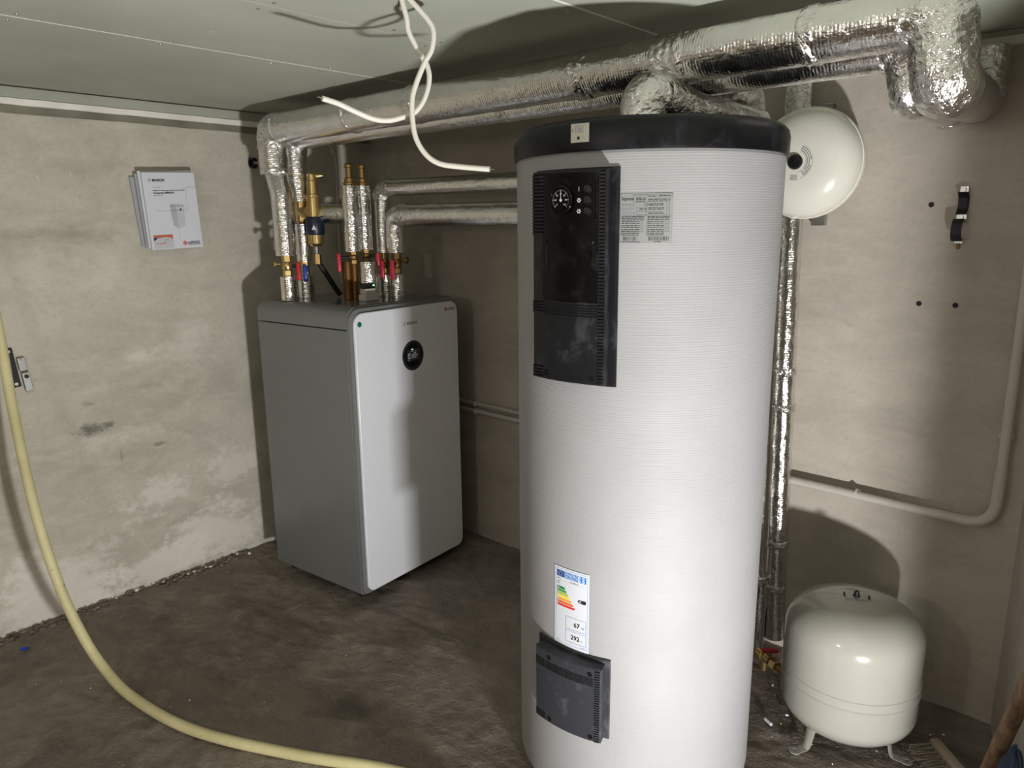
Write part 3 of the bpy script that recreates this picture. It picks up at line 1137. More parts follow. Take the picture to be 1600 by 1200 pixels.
for k, y in enumerate((0.22, 0.25, 0.30, 0.335, 0.385, 0.415)):
    d.scribble(ru(0.02), ru(0.28), rv(y), 0.0015, 'ink_grey', 40 + k)
d.frame(ru(0.31), rv(0.345), ru(0.50), rv(0.28), 0.0004, 'ink_black')
d.scribble(ru(0.36), ru(0.49), rv(0.32), 0.0018, 'ink_black', 50)
d.frame(ru(0.31), rv(0.43), ru(0.50), rv(0.36), 0.0004, 'ink_black')
d.rect(ru(0.01), rv(0.442), ru(0.99), rv(0.438), 'ink_black')
d.rect(ru(0.505), rv(0.86), ru(0.508), rv(0.19), 'ink_black')
d.rect(ru(0.01), rv(0.790), ru(0.99), rv(0.787), 'ink_grey')
for k, y in enumerate((0.475, 0.505, 0.54, 0.575, 0.61, 0.655, 0.69, 0.735, 0.77, 0.81, 0.845)):
    d.scribble(ru(0.02), ru(0.36 if k > 2 else 0.46), rv(y), 0.0016, 'ink_black', 60 + k)
    d.scribble(ru(0.52), ru(0.84 if k > 2 else 0.95), rv(y), 0.0016, 'ink_black', 80 + k)
for y in (0.59, 0.67, 0.745):
    d.frame(ru(0.37), rv(y + 0.025), ru(0.44), rv(y - 0.03), 0.0004, 'ink_black')
    d.frame(ru(0.86), rv(y + 0.025), ru(0.93), rv(y - 0.03), 0.0004, 'ink_black')
for y in (0.22, 0.31, 0.39):
    d.frame(ru(0.87), rv(y + 0.025), ru(0.94), rv(y - 0.03), 0.0004, 'ink_black')
rr_ = random.Random(5)
for (a, b) in ((0.06, 0.34), (0.55, 0.93)):
    x = a
    while x < b:
        wd = rr_.choice((0.006, 0.010, 0.014))
        d.rect(ru(x), rv(0.955), ru(x + wd), rv(0.87), 'ink_black')
        x += wd + rr_.choice((0.008, 0.012, 0.02))
d.scribble(ru(0.02), ru(0.40), rv(0.985), 0.0016, 'ink_black', 120)
d.scribble(ru(0.66), ru(0.80), rv(0.985), 0.0016, 'ink_black', 121)
tag(d.build('rating_plate', tank), 'silver printed rating plate')
# --- energy label
s0, s1 = s_of(-96.2), s_of(-78.2)
z0, z1 = 0.5085, 0.7085
d = Decal(cyl(RL), 0.010)
d.rect(s0, z0, s1, z1, 'label_white')
d.up()
W_, H_ = s1 - s0, z1 - z0
def eu(x):
    return s0 + W_ * x
def ev(y):
    return z1 - H_ * y
d.frame(eu(0.04), ev(0.97), eu(0.96), ev(0.02), 0.0009, 'line_blue')
d.rect(eu(0.08), ev(0.125), eu(0.305), ev(0.045), 'eu_blue')
d.rect(eu(0.315), ev(0.125), eu(0.92), ev(0.045), 'energ_blue')
d.up()
for k in range(12):
    a = 2 * pi * k / 12
    d.disc(eu(0.19) + 0.0052 * cos(a), ev(0.085) + 0.0052 * sin(a), 0.0008, 'class_3', 6)
d.text('ENERG', eu(0.335), ev(0.098), 0.0135, 'label_white', 0.0001, sx=0.88)
d.scribble(eu(0.34), eu(0.66), ev(0.117), 0.0018, 'label_white', 7)
for x in (0.735, 0.845):
    for y in (0.066, 0.105):
        d.disc(eu(x), ev(y), 0.0035, 'label_white', 16)
d.up()
for x in (0.735, 0.845):
    for y in (0.066, 0.105):
        d.disc(eu(x), ev(y), 0.0012, 'energ_blue', 8)
d.scribble(eu(0.10), eu(0.20), ev(0.155), 0.0018, 'ink_grey', 8)
d.rect(eu(0.08), ev(0.172), eu(0.92), ev(0.170), 'ink_pale')
d.scribble(eu(0.10), eu(0.16), ev(0.195), 0.0018, 'ink_grey', 11)
d.scribble(eu(0.10), eu(0.16), ev(0.215), 0.0018, 'ink_grey', 12)
d.scribble(eu(0.48), eu(0.72), ev(0.160), 0.0018, 'ink_grey', 13)
for k in range(7):
    ya = 0.250 + 0.0365 * k
    L = 0.22 + 0.048 * k
    hh = 0.027
    u0_, u1_ = eu(0.09), eu(0.09 + L)
    vm = ev(ya + hh / 2)
    d.rect(u0_, ev(ya + hh), u1_, ev(ya), 'class_%d' % k)
    d.poly([(u1_, ev(ya + hh)), (u1_ + 0.003, vm), (u1_, ev(ya))], [(0, 1, 2)], 'class_%d' % k)
d.up()
for k, t_ in enumerate(('A+', 'A', 'B', 'C', 'D', 'E', 'F')):
    d.text(t_, eu(0.105), ev(0.250 + 0.0365 * k + 0.022), 0.0048, 'label_white', 0.0002)
d.rect(eu(0.74), ev(0.385), eu(0.92), ev(0.342), 'ink_black')
d.poly([(eu(0.74), ev(0.385)), (eu(0.74), ev(0.342)), (eu(0.70), ev(0.3635))], [(0, 2, 1)], 'ink_black')
d.up()
d.text('C', eu(0.745), ev(0.376), 0.0072, 'label_white', 0.0004)
for ya, yb, num, un in ((0.60, 0.755, '67', 'W'), (0.775, 0.925, '292', 'L')):
    d.frame(eu(0.36), ev(yb), eu(0.93), ev(ya), 0.0006, 'line_blue')
    d.text(num, eu(0.76), ev(yb - 0.045), 0.0160, 'ink_black', 0.0002, 'RIGHT')
    d.text(un, eu(0.80), ev(yb - 0.045), 0.0080, 'ink_grey')
d.scribble(eu(0.10), eu(0.17), ev(0.945), 0.0012, 'ink_grey', 14)
d.scribble(eu(0.80), eu(0.91), ev(0.952), 0.0012, 'ink_grey', 15)
tag(d.build('energy_label', tank), 'white energy label with coloured class bars')
# --- sticker on the lid rim
RC = 0.3158
a0_, a1_ = radians(-88.0 - PH0) * RC, radians(-80.3 - PH0) * RC
d = Decal(cyl(RC), 0.01)
d.rect(a0_, 1.6535, a1_, 1.690, 'label_cream')
d.up()
mu = (a0_ + a1_) / 2
d.scribble(a0_ + 0.010, a1_ - 0.006, 1.6855, 0.0018, 'ink_grey', 3)
d.frame(mu - 0.010, 1.673, mu + 0.008, 1.6835, 0.0008, 'ink_brown')
d.rect(mu - 0.006, 1.6755, mu + 0.005, 1.681, 'ink_grey')
d.disc(mu - 0.003, 1.662, 0.0034, 'ink_black', 16)
d.scribble(mu + 0.005, mu + 0.012, 1.662, 0.0016, 'ink_grey', 4)
d.rect(a0_ + 0.003, 1.675, a0_ + 0.0045, 1.679, 'ink_black')
tag(d.build('lid_sticker', lid), 'cream printed sticker')

# ------------------------------------------------------------------ expansion vessels
WV = Vector((2.208, -0.14, 1.656))
wv = thing('wall_expansion_vessel', 'round flattened white expansion vessel hung on the wall behind the tank', 'expansion vessel', WV)
RV = 0.157
def vessel_prof(R_, d_, n=14):
    return [(R_ * cos(pi / 2 * i / n), d_ * sin(pi / 2 * i / n) ** 0.92 if i else 0.0) for i in range(n + 1)]
m = MB()
pf_ = [(RV * cos(t) ** 0.62 if cos(t) > 1e-6 else 0.0, 0.012 + 0.088 * sin(t)) for t in [pi / 2 * i / 18 for i in range(19)]]
pf_[-1] = (0.0, 0.100)
m.lathe(pf_, 'vessel_cream', WV, (0, -1, 0), 72)
m.build('front_shell', wv)
m = MB()
pb = [(0.0, -0.115), (0.05, -0.113), (0.10, -0.104), (0.130, -0.085), (0.147, -0.055), (0.153, -0.02), (0.153, -0.006), (0.159, -0.006), (0.160, 0.003), (0.159, 0.012), (0.157, 0.013)]
m.lathe(pb, 'vessel_cream', WV, (0, -1, 0), 72)
m.build('back_shell', wv)
m = MB()
m.lathe([(0.021, 0.096), (0.021, 0.106), (0.017, 0.112), (0.0, 0.113)], 'black_plastic', WV, (0, -1, 0), 28)
m.build('valve_cap', wv)
def wvmap(u, v, h):
    r = min(0.999, sqrt(u * u + v * v) / RV)
    t = math.acos(min(1, r ** (1 / 0.62)))
    return WV + Vector((u, -(0.012 + 0.088 * sin(t)) - 0.0008 - h, v))
d = Decal(wvmap, 0.01)
for k in range(14):
    a = 60 - k * 9
    for r0 in (0.033, 0.0385, 0.044):
        if random.random() < 0.85:
            d.ring(0, 0, r0, r0 + 0.0024, 'ink_grey', a, a + 7, 3)
d.ring(0, 0, 0.030, 0.0306, 'ink_mid', 60, -70, 24)
d.ring(0, 0, 0.049, 0.0496, 'ink_mid', 60, -70, 24)
for k in range(4):
    d.scribble(-0.012, 0.008, -0.038 - 0.004 * k, 0.0016, 'ink_grey', k)
d.build('printed_text', wv)
m = MB()
m.box((WV.x, -0.014, WV.z), (0.04, 0.028, 0.36), 'zinc', 0.002, 1)
m.build('wall_bracket', wv)

FV = Vector((2.515, -0.365, 0))
fv = thing('floor_expansion_vessel', 'cream drum shaped expansion vessel standing on legs on the floor', 'expansion vessel', FV)
RB = 0.182
zb, zt_, ca, cb_ = 0.060, 0.490, 0.095, 0.085
prof = [(0.0, zb)]
for i in range(1, 13):
    a = pi / 2 * i / 12
    prof.append((RB - 0.135 + 0.135 * sin(a), zb + cb_ * (1 - cos(a))))
prof += [(RB, 0.19), (RB, 0.207), (RB + 0.0025, 0.2095), (RB + 0.0025, 0.214), (RB, 0.2165), (RB - 0.0002, 0.236), (RB + 0.0022, 0.238), (RB + 0.0022, 0.242), (RB, 0.244)]
for i in range(13):
    a = pi / 2 * i / 12
    prof.append((RB - 0.125 + 0.125 * cos(a), zt_ - 0.038 - ca + ca * sin(a)))
prof += [(0.030, zt_ - 0.031), (0.0, zt_ - 0.029)]
m = MB()
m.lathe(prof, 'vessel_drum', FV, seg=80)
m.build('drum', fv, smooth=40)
m = MB()
m.lathe([(0.010, 0.458), (0.010, 0.462), (0.0075, 0.466), (0.006, 0.475), (0.0, 0.477)], 'black_plastic', FV, seg=20)
m.build('valve_cap', fv)
d = Decal(lambda u, v, h: FV + Vector((u, v, 0.4622 - 1.5 * (u * u + v * v) + h)), 0.02)
def rotdec(d, ang):
    f0 = d.fn
    ca_, sa_ = cos(ang), sin(ang)
    d.fn = lambda u, v, h: f0(u * ca_ - v * sa_, u * sa_ + v * ca_, h)
rotdec(d, radians(20))
for s_ in (-0.034, 0.030):
    d.rect(s_, -0.010, s_ + 0.005, 0.014, 'ink_black')
d.scribble(-0.030, 0.026, -0.022, 0.0026, 'ink_grey', 4)
d.scribble(-0.030, 0.020, -0.028, 0.0018, 'ink_grey', 5)
d.scribble(-0.020, 0.034, 0.020, 0.0022, 'ink_mid', 6)
d.build('printed_text', fv)
for (px_, py_) in ((2.439, -0.494), (2.67, -0.35), (2.43, -0.24)):
    foot = Vector((px_, py_, 0))
    dr_ = (foot - FV)
    dr_.z = 0
    dr_.normalize()
    sd = Vector((-dr_.y, dr_.x, 0))
    m = MB()
    top = FV + dr_ * 0.105 + Vector((0, 0, 0.125))
    kn = FV + dr_ * 0.128 + Vector((0, 0, 0.012))
    toe = FV + dr_ * 0.168 + Vector((0, 0, 0.002))
    pts = [top, kn, FV + dr_ * 0.134 + Vector((0, 0, 0.003)), toe]
    wds = [0.020, 0.013, 0.013, 0.013]
    vs = []
    for p_, wd in zip(pts, wds):
        vs += [p_ - sd * wd, p_ - sd * wd * 0.4 + dr_ * 0.004, p_ + sd * wd * 0.4 + dr_ * 0.004, p_ + sd * wd]
        vs += [q - dr_ * 0.003 + Vector((0, 0, 0.002)) for q in vs[-4:]]
    fs = []
    for i in range(3):
        a, b = 8 * i, 8 * (i + 1)
        for k in range(3):
            fs.append((a + k, a + k + 1, b + k + 1, b + k))
            fs.append((a + 4 + k + 1, a + 4 + k, b + 4 + k, b + 4 + k + 1))
        fs += [(a, b, b + 4, a + 4), (a + 3, a + 7, b + 7, b + 3)]
    fs += [(24, 25, 26, 27, 31, 30, 29, 28)]
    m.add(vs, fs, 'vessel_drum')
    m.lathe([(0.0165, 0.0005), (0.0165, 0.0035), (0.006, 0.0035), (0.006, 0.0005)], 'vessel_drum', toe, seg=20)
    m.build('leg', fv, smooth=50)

# ------------------------------------------------------------------ insulated pipes
def valve(parent, c, axis, lever_dir, lever_mat, r=0.016, L=0.05, lever=0.06, side_off=0.028, mat='brass'):
    """ball valve: body, stem and lever"""
    c, ax, ldv = Vector(c), Vector(axis).normalized(), Vector(lever_dir).normalized()
    m = MB()
    m.cyl(c - ax * L / 2, c - ax * L * 0.22, r * 1.05, mat, seg=6)
    m.cyl(c + ax * L * 0.22, c + ax * L / 2, r * 1.05, mat, seg=6)
    m.lathe([(r * 0.8, -L * 0.25), (r * 1.15, -L * 0.1), (r * 1.15, L * 0.1), (r * 0.8, L * 0.25)], mat, c, ax, 20)
    o = m.build('valve', parent)
    m = MB()
    m.cyl(c, c + ldv * side_off, 0.0065, 'black_matt')
    m.build('stem', o)
    m = MB()
    e = c + ldv * side_off
    wd = ax.cross(ldv).normalized()
    rot = Matrix((wd, ax, ldv)).transposed()
    m.box(e - ax * (lever * 0.28), (0.019, lever, 0.017), lever_mat, 0.006, 2, rot)
    m.build('lever', o)
    return o

AX, AY = 0.318, -0.752          # front riser over the heat pump
BX, BY = 0.325, -0.655          # second riser
ZA, ZB_ = 1.862, 1.838
RA, RBp = 0.057, 0.044
pa = thing('ceiling_pipe', 'thick foil wrapped pipe running under the ceiling in front', 'pipe', (AX, AY, 1.1915))
foil(pa, 'ceiling_run', [(AX, AY, 1.70), (AX, AY, ZA), (2.672, -0.79, ZA + 0.004), (2.690, -0.79, 1.738), (2.60, 0.0, 1.806)], RA, [0.030, 0.030, 0.045], 0.0010)
foil(pa, 'lower_sleeve', [(AX, AY, 1.705), (AX + 0.034, AY, 1.62), (AX + 0.039, AY, 1.372)], 0.042, 0.03, 0.0014)
foil(pa, 'stub_sleeve', [(AX + 0.039, AY, 1.1925), (AX + 0.039, AY, 1.288)], 0.033, None, 0.0012)
elbow(pa, (AX, AY, 1.70), (AX, AY, ZA), (2.672, -0.79, ZA + 0.004), RA, 0.030, 0.075)
elbow(pa, (AX, AY, ZA), (2.672, -0.79, ZA + 0.004), (2.690, -0.79, 1.738), RA, 0.030, 0.062)
elbow(pa, (2.672, -0.79, ZA + 0.004), (2.690, -0.79, 1.738), (2.60, 0.0, 1.806), RA, 0.045, 0.075)
wrap(pa, (AX, AY, 1.702), (0, 0, 1), RA - 0.001, 0.026)
for x, wd in ((0.86, 0.02), (1.20, 0.05), (1.86, 0.06), (2.12, 0.10), (2.44, 0.04)):
    t_ = (x - AX) / (2.675 - AX)
    wrap(pa, (x, AY + (-0.79 - AY) * t_, ZA + 0.004 * t_), (1, -0.016, 0), RA, wd)
wrap(pa, (2.602, -0.012, 1.805), (0, 1, 0), RA, 0.02)
vA = valve(pa, (AX + 0.039, AY, 1.330), (0, 0, 1), (0.75, 0.66, 0), 'red_plastic', 0.019, 0.085, 0.075, 0.045)
m = MB()
m.lathe([(0.006, 0.0), (0.006, 0.012), (0.013, 0.014), (0.013, 0.022), (0.009, 0.026), (0.0, 0.026)], 'brass', (AX + 0.019, AY - 0.018, 1.338), (-0.55, -0.75, 0), 20)
m.build('drain_cap', vA)

pb_ = thing('second_ceiling_pipe', 'foil wrapped pipe running under the ceiling behind the thick one', 'pipe', (BX, BY, 1.1915))
foil(pb_, 'ceiling_run', [(BX, BY, 1.585), (BX, BY, ZB_ - 0.003), (2.596, -0.69, ZB_ - 0.004), (2.612, -0.69, 1.742), (2.53, 0.0, 1.785)], RBp, [0.026, 0.026, 0.04], 0.0010)
foil(pb_, 'lower_sleeve', [(BX + 0.01, BY, 1.497), (BX + 0.01, BY, 1.345)], 0.031, None, 0.0014)
foil(pb_, 'stub_sleeve', [(BX + 0.01, BY, 1.1925), (BX + 0.01, BY, 1.284)], 0.034, None, 0.0012)
m = MB()
m.cyl((BX + 0.01, BY, 1.27), (BX + 0.01, BY, 1.59), 0.014, 'brass_old')
m.build('copper_core', pb_)
valve(pb_, (BX + 0.01, BY, 1.315), (0, 0, 1), (0.7, -0.5, 0), 'blue_plastic', 0.017, 0.06, 0.07, 0.03)
elbow(pb_, (BX, BY, 1.7), (BX, BY, ZB_ - 0.003), (2.596, -0.69, ZB_ - 0.004), RBp, 0.026, 0.06)
elbow(pb_, (BX, BY, ZB_), (2.596, -0.69, ZB_ - 0.004), (2.612, -0.69, 1.742), RBp, 0.026, 0.046)
elbow(pb_, (2.596, -0.69, ZB_ - 0.004), (2.612, -0.69, 1.742), (2.53, 0.0, 1.785), RBp, 0.04, 0.06)
wrap(pb_, (2.531, -0.010, 1.784), (0, 1, 0), RBp, 0.016)
wrap(pb_, (1.5, -0.673, ZB_ - 0.003), (1, 0, 0), RBp, 0.05)
wrap(pb_, (0.62, -0.66, ZB_ - 0.003), (1, 0, 0), RBp, 0.03)

# vertical foil pipes on the unit
def riser(name, label, x, y, z0, z1, r, extra=None):
    t_ = thing(name, label, 'pipe', (x, y, 1.1915))
    foil(t_, 'sleeve', [(x, y, z0), (x, y, z1)], r, None, 0.0013)
    return t_
p3 = riser('vented_riser', 'foil wrapped riser with brass vent nearer the ceiling pipe drop', 0.551, -0.566, 1.385, 1.644, 0.034)
p4 = riser('vented_riser', 'foil wrapped riser with brass vent beside the elbow pipe', 0.548, -0.500, 1.390, 1.646, 0.030)
for t_, x, y in ((p3, 0.551, -0.566), (p4, 0.548, -0.500)):
    m = MB()
    m.lathe([(0.024, 1.64), (0.024, 1.655), (0.019, 1.658), (0.019, 1.672), (0.013, 1.676), (0.013, 1.712), (0.017, 1.714), (0.017, 1.724), (0.012, 1.73), (0.0, 1.73)], 'brass_old', (x, y, 0), seg=20)
    m.build('air_vent', t_)
    m = MB()
    m.cyl((x, y, 1.1925), (x, y, 1.40), 0.014, 'copper_dull')
    m.build('copper_pipe', t_)
m = MB()
m.cyl((0.532, -0.585, 1.1925), (0.532, -0.585, 1.345), 0.019, 'copper_dull')
m.build('lagged_copper', p3)
foil(p4, 'stub_sleeve', [(0.588, -0.522, 1.1925), (0.588, -0.522, 1.344)], 0.038, None, 0.0014)
valve(p3, (0.551, -0.566, 1.362), (0, 0, 1), (-0.55, -0.8, 0), 'crimson_plastic', 0.017, 0.05, 0.075, 0.058, 'brass_old')
valve(p4, (0.548, -0.500, 1.366), (0, 0, 1), (0.75, 0.55, 0), 'crimson_plastic', 0.016, 0.05, 0.055, 0.05, 'brass_old')

p5 = thing('elbow_pipe', 'upper foil wrapped pipe leading from the unit across to the tank', 'pipe', (0.551, -0.405, 1.1915))
foil(p5, 'long_sleeve', [(0.551, -0.405, 1.375), (0.551, -0.405, 1.638), (2.05, -0.405, 1.632), (2.05, -0.56, 1.632)], 0.033, [0.036, 0.05], 0.0016)
foil(p5, 'stub_sleeve', [(0.551, -0.405, 1.1925), (0.551, -0.405, 1.285)], 0.034, None, 0.0012)
wrap(p5, (0.551, -0.405, 1.61), (0, 0, 1), 0.034, 0.05)
wrap(p5, (0.60, -0.405, 1.638), (1, 0, 0), 0.034, 0.04)
valve(p5, (0.551, -0.405, 1.33), (0, 0, 1), (0.6, -0.8, 0), 'crimson_plastic', 0.017, 0.09, 0.075, 0.05, 'brass_old')
p6 = thing('elbow_pipe', 'lower thicker foil wrapped pipe leading from the unit across to the tank', 'pipe', (0.634, -0.411, 1.1915))
foil(p6, 'long_sleeve', [(0.634, -0.411, 1.377), (0.634, -0.411, 1.528), (1.97, -0.411, 1.522), (1.97, -0.57, 1.522)], 0.044, [0.05, 0.05], 0.0018)
foil(p6, 'stub_sleeve', [(0.634, -0.411, 1.1925), (0.634, -0.411, 1.288)], 0.032, None, 0.0014)
wrap(p6, (0.70, -0.411, 1.528), (1, 0, 0), 0.045, 0.06)
vv = valve(p6, (0.634, -0.411, 1.332), (0, 0, 1), (0.55, -0.8, 0), 'crimson_plastic', 0.019, 0.09, 0.08, 0.06, 'brass_old')
m = MB()
m.lathe([(0.006, 0.0), (0.006, 0.02), (0.014, 0.022), (0.014, 0.032), (0.0, 0.036)], 'brass_old', (0.650, -0.400, 1.345), (0.9, 0.45, 0), 18)
m.build('drain_cap', vv)

sp = thing('short_foil_pipe', 'short foil wrapped pipe between the air separator and the vented risers', 'pipe', (0.42, -0.57, 1.53))
foil(sp, 'sleeve', [(0.395, -0.600, 1.535), (0.545, -0.53, 1.535)], 0.040, None, 0.002)

# brass air separator beside the second riser
asx, asy = 0.405, -0.640
ar = thing('air_separator', 'brass air separator with a black collar on the second riser', 'air separator', (asx, asy, 1.30))
m = MB()
m.lathe([(0.0, 1.405), (0.018, 1.405), (0.030, 1.418), (0.031, 1.455)], 'brass', (asx, asy, 0), seg=28)
m.build('drain_bowl', ar)
m = MB()
m.lathe([(0.033, 1.452), (0.037, 1.458), (0.037, 1.515), (0.033, 1.525)], 'dark_blue_plastic', (asx, asy, 0), seg=32)
mg = m.build('magnet_collar', ar)
m = MB()
cdir = Vector((0.74, -0.67, 0))
tvx = Vector((0.67, 0.74, 0))
cc_ = Vector((asx, asy, 1.482)) + cdir * 0.0374
m.add([cc_ - tvx * 0.009 + Vector((0, 0, -0.009)), cc_ + tvx * 0.009 + Vector((0, 0, -0.009)), cc_ + Vector((0, 0, 0.011))], [(0, 1, 2)], 'white_mark')
m.build('triangle_mark', mg, smooth=0)
m = MB()
m.lathe([(0.028, 1.52), (0.028, 1.60), (0.032, 1.602), (0.032, 1.612), (0.023, 1.615), (0.023, 1.665), (0.020, 1.668), (0.020, 1.690), (0.014, 1.697), (0.0, 1.697)], 'brass', (asx, asy, 0), seg=28)
vt = m.build('vent_body', ar)
m = MB()
m.lathe([(0.012, 0.0), (0.011, 0.025), (0.003, 0.045), (0.0, 0.046)], 'brass', (asx, asy, 1.684), (0.75, 0.66, 0.05), 16)
m.build('vent_beak', vt)
m = MB()
m.cyl((BX + 0.01, BY, 1.505), (BX + 0.01, BY, 1.592), 0.024, 'brass', bev=0.003)
m.tube(resample(fillet([(BX + 0.01, BY, 1.548), (BX + 0.05, BY + 0.01, 1.535), (asx, asy, 1.565)], 0.02), 0.004), 0.026, 'brass', 20)
m.build('branch_tee', ar)
m = MB()
m.cyl((asx, asy, 1.372), (asx, asy, 1.408), 0.010, 'zinc')
m.cyl((asx, asy, 1.335), (asx, asy, 1.375), 0.017, 'brass_old', seg=6)
m.build('drain_nipple', ar)
dh = MB()
dh.tube(spline([(asx, asy, 1.345), (asx + 0.012, asy + 0.025, 1.30), (asx + 0.02, asy + 0.06, 1.24), (asx + 0.015, asy + 0.09, 1.203)]), 0.011, 'rubber', 14)
tag(dh.build('drain_hose', loc=(asx, asy, 1.2)), 'black rubber hose under the brass air separator', 'hose')

# pipe out of the tank lid
tp = thing('tank_outlet_pipe', 'crumpled foil elbow pipe rising out of the tank lid', 'pipe', (2.086, -0.86, 1.716))
m = MB()
pth = resample(fillet([(2.088, -0.865, 1.716), (2.088, -0.865, 1.786), (2.165, -0.745, 1.752), (2.255, -0.60, 1.715)], [0.045, 0.06], 10), 0.006)
m.tube(pth, lambda t, i: 0.054 - 0.016 * min(1.0, max(0.0, (t - 0.09) / 0.10)), 'foil_tape', 36, noise_amp=0.003, nscale=24, wrinkle=0.0018)
m.build('sleeve', tp, smooth=60)
vp = thing('crumpled_riser', 'crumpled foil riser joining the ceiling pipes right of the tank outlet', 'pipe', (2.235, -0.52, 1.70))
foil(vp, 'sleeve', [(2.175, -0.50, 1.62), (2.175, -0.50, 1.81), (2.175, -0.62, 1.83)], 0.042, 0.04, 0.004, 'foil_tape', 0.002, 32, 0.006)
m = MB()
m.box((2.125, -0.56, 1.812), (0.055, 0.03, 0.045), 'copper_dull', 0.004, 2)
m.build('brass_joint', vp)

# pipes behind the tank
b1 = thing('tall_foil_pipe', 'tall foil wrapped pipe on the back wall right of the tank', 'pipe', (2.195, -0.1, 0.08))
foil(b1, 'sleeve', [(2.195, -0.10, 0.085), (2.178, -0.10, 0.62), (2.152, -0.10, 1.56)], 0.033, 0.2, 0.0016)
for z in (1.02, 0.90, 0.43, 0.27):
    wrap(b1, (2.195 - 0.043 * (z - 0.085) / 1.475, -0.10, z), (0, 0, 1), 0.033, 0.03)
b2 = thing('thin_foil_pipe', 'thin foil wrapped pipe half hidden between tank and tall foil pipe', 'pipe', (2.15, -0.14, 0.04))
foil(b2, 'sleeve', [(2.150, -0.135, 0.045), (2.150, -0.135, 0.28), (2.125, -0.135, 0.36), (2.105, -0.135, 1.5)], 0.024, 0.03, 0.0016)
wrap(b2, (2.148, -0.135, 0.30), (0, 0, 1), 0.025, 0.03)
b3 = thing('vessel_foil_pipe', 'foil wrapped pipe rising from the wall vessel to the ceiling', 'pipe', (2.135, -0.06, 1.75))
foil(b3, 'sleeve', [(2.135, -0.06, 1.70), (2.135, -0.06, 1.93)], 0.039, None, 0.002, 'foil_tape')
b4 = thing('corner_foil_pipe', 'short foil wrapped pipe in the upper right corner behind the ceiling elbow', 'pipe', (2.63, -0.06, 1.80))
foil(b4, 'sleeve', [(2.632, -0.06, 1.80), (2.632, -0.06, 1.925)], 0.042, None, 0.003, 'foil_tape')

# brass shut-off between pipes and floor vessel
sv = thing('vessel_shutoff', 'brass shutoff valve with red wing handle left of the floor vessel', 'valve', (2.22, -0.25, 0.1))
m = MB()
a_, b_ = Vector((2.175, -0.20, 0.072)), Vector((2.345, -0.315, 0.092))
dv = (b_ - a_).normalized()
m.cyl(a_, a_ + dv * 0.17, 0.011, 'brass_old')
m.build('tail_pipe', sv)
m = MB()
m.cyl(a_ + dv * 0.015, a_ + dv * 0.05, 0.019, 'brass', seg=20, bev=0.003)
m.cyl(a_ + dv * 0.055, a_ + dv * 0.085, 0.016, 'brass', seg=20)
m.cyl(a_ + dv * 0.095, a_ + dv * 0.125, 0.021, 'brass', seg=6, bev=0.002)
m.cyl(a_ + dv * 0.05 + Vector((0, 0, -0.045)), a_ + dv * 0.05, 0.012, 'brass')
m.build('body', sv)
m = MB()
hc = a_ + dv * 0.075 + Vector((0, 0, 0.030))
m.cyl(hc - Vector((0, 0, 0.026)), hc, 0.006, 'brass')
m.box(hc + Vector((0, 0, 0.006)), (0.052, 0.012, 0.014), 'crimson_plastic', 0.004, 2, Matrix.Rotation(0.55, 3, 'Z'))
m.build('wing_handle', sv)

# ------------------------------------------------------------------ conduits, brackets and wall bits
cd = thing('grey_conduit', 'grey plastic conduit with a wide bend on the back wall at right', 'conduit', (2.6, -0.05, 0.6))
cy = -0.042
m = MB()
m.tube(resample(fillet([(2.16, cy, 0.640), (2.620, cy, 0.634)], 0.1), 0.02), 0.0135, 'pvc_grey', 20)
m.build('horizontal_run', cd)
m = MB()
m.tube(resample(fillet([(2.615, cy, 0.634), (2.772, cy, 0.632), (2.774, cy, 0.80)], 0.14, 16), 0.006), 0.0155, 'pvc_grey', 20)
m.build('bend', cd)
m = MB()
m.tube([(2.774, cy, 0.795), (2.772, cy, 1.3), (2.770, cy, 1.90)], 0.0135, 'pvc_grey', 20)
m.build('vertical_run', cd)
for x in (2.40,):
    m = MB()
    m.tube([(x, cy + 0.02, 0.637 + 0.0), (x, cy + 0.012, 0.652), (x, cy - 0.004, 0.6545), (x, cy - 0.012, 0.648)], 0.004, 'pvc_grey', 8)
    m.box((x, cy / 2 - 0.001, 0.637), (0.014, abs(cy) - 0.014, 0.022), 'pvc_grey', 0.002, 1)
    m.build('clip', cd)
m = MB()
m.box((2.773, cy / 2 - 0.001, 0.90), (0.034, abs(cy) - 0.004, 0.014), 'pvc_grey', 0.002, 1)
m.build('clip', cd)
for k, (z, lab) in enumerate(((0.668, 'upper of two thin grey conduits on the wall between unit and tank'), (0.632, 'lower of two thin grey conduits on the wall between unit and tank'))):
    t_ = thing('thin_conduit', lab, 'conduit', (1.0, -0.02, z))
    m = MB()
    m.tube([(0.10, -0.022, z), (1.0, -0.022, z - 0.004), (2.05, -0.022, z - 0.009)], 0.0115 if k else 0.0095, 'pvc_grey', 16)
    m.build('tube', t_)
    for x in (0.70, 1.35):
        m = MB()
        m.box((x, -0.018, z - 0.002), (0.012, 0.036, 0.028 if k else 0.024), 'pvc_grey', 0.003, 1)
        m.build('clip', t_)

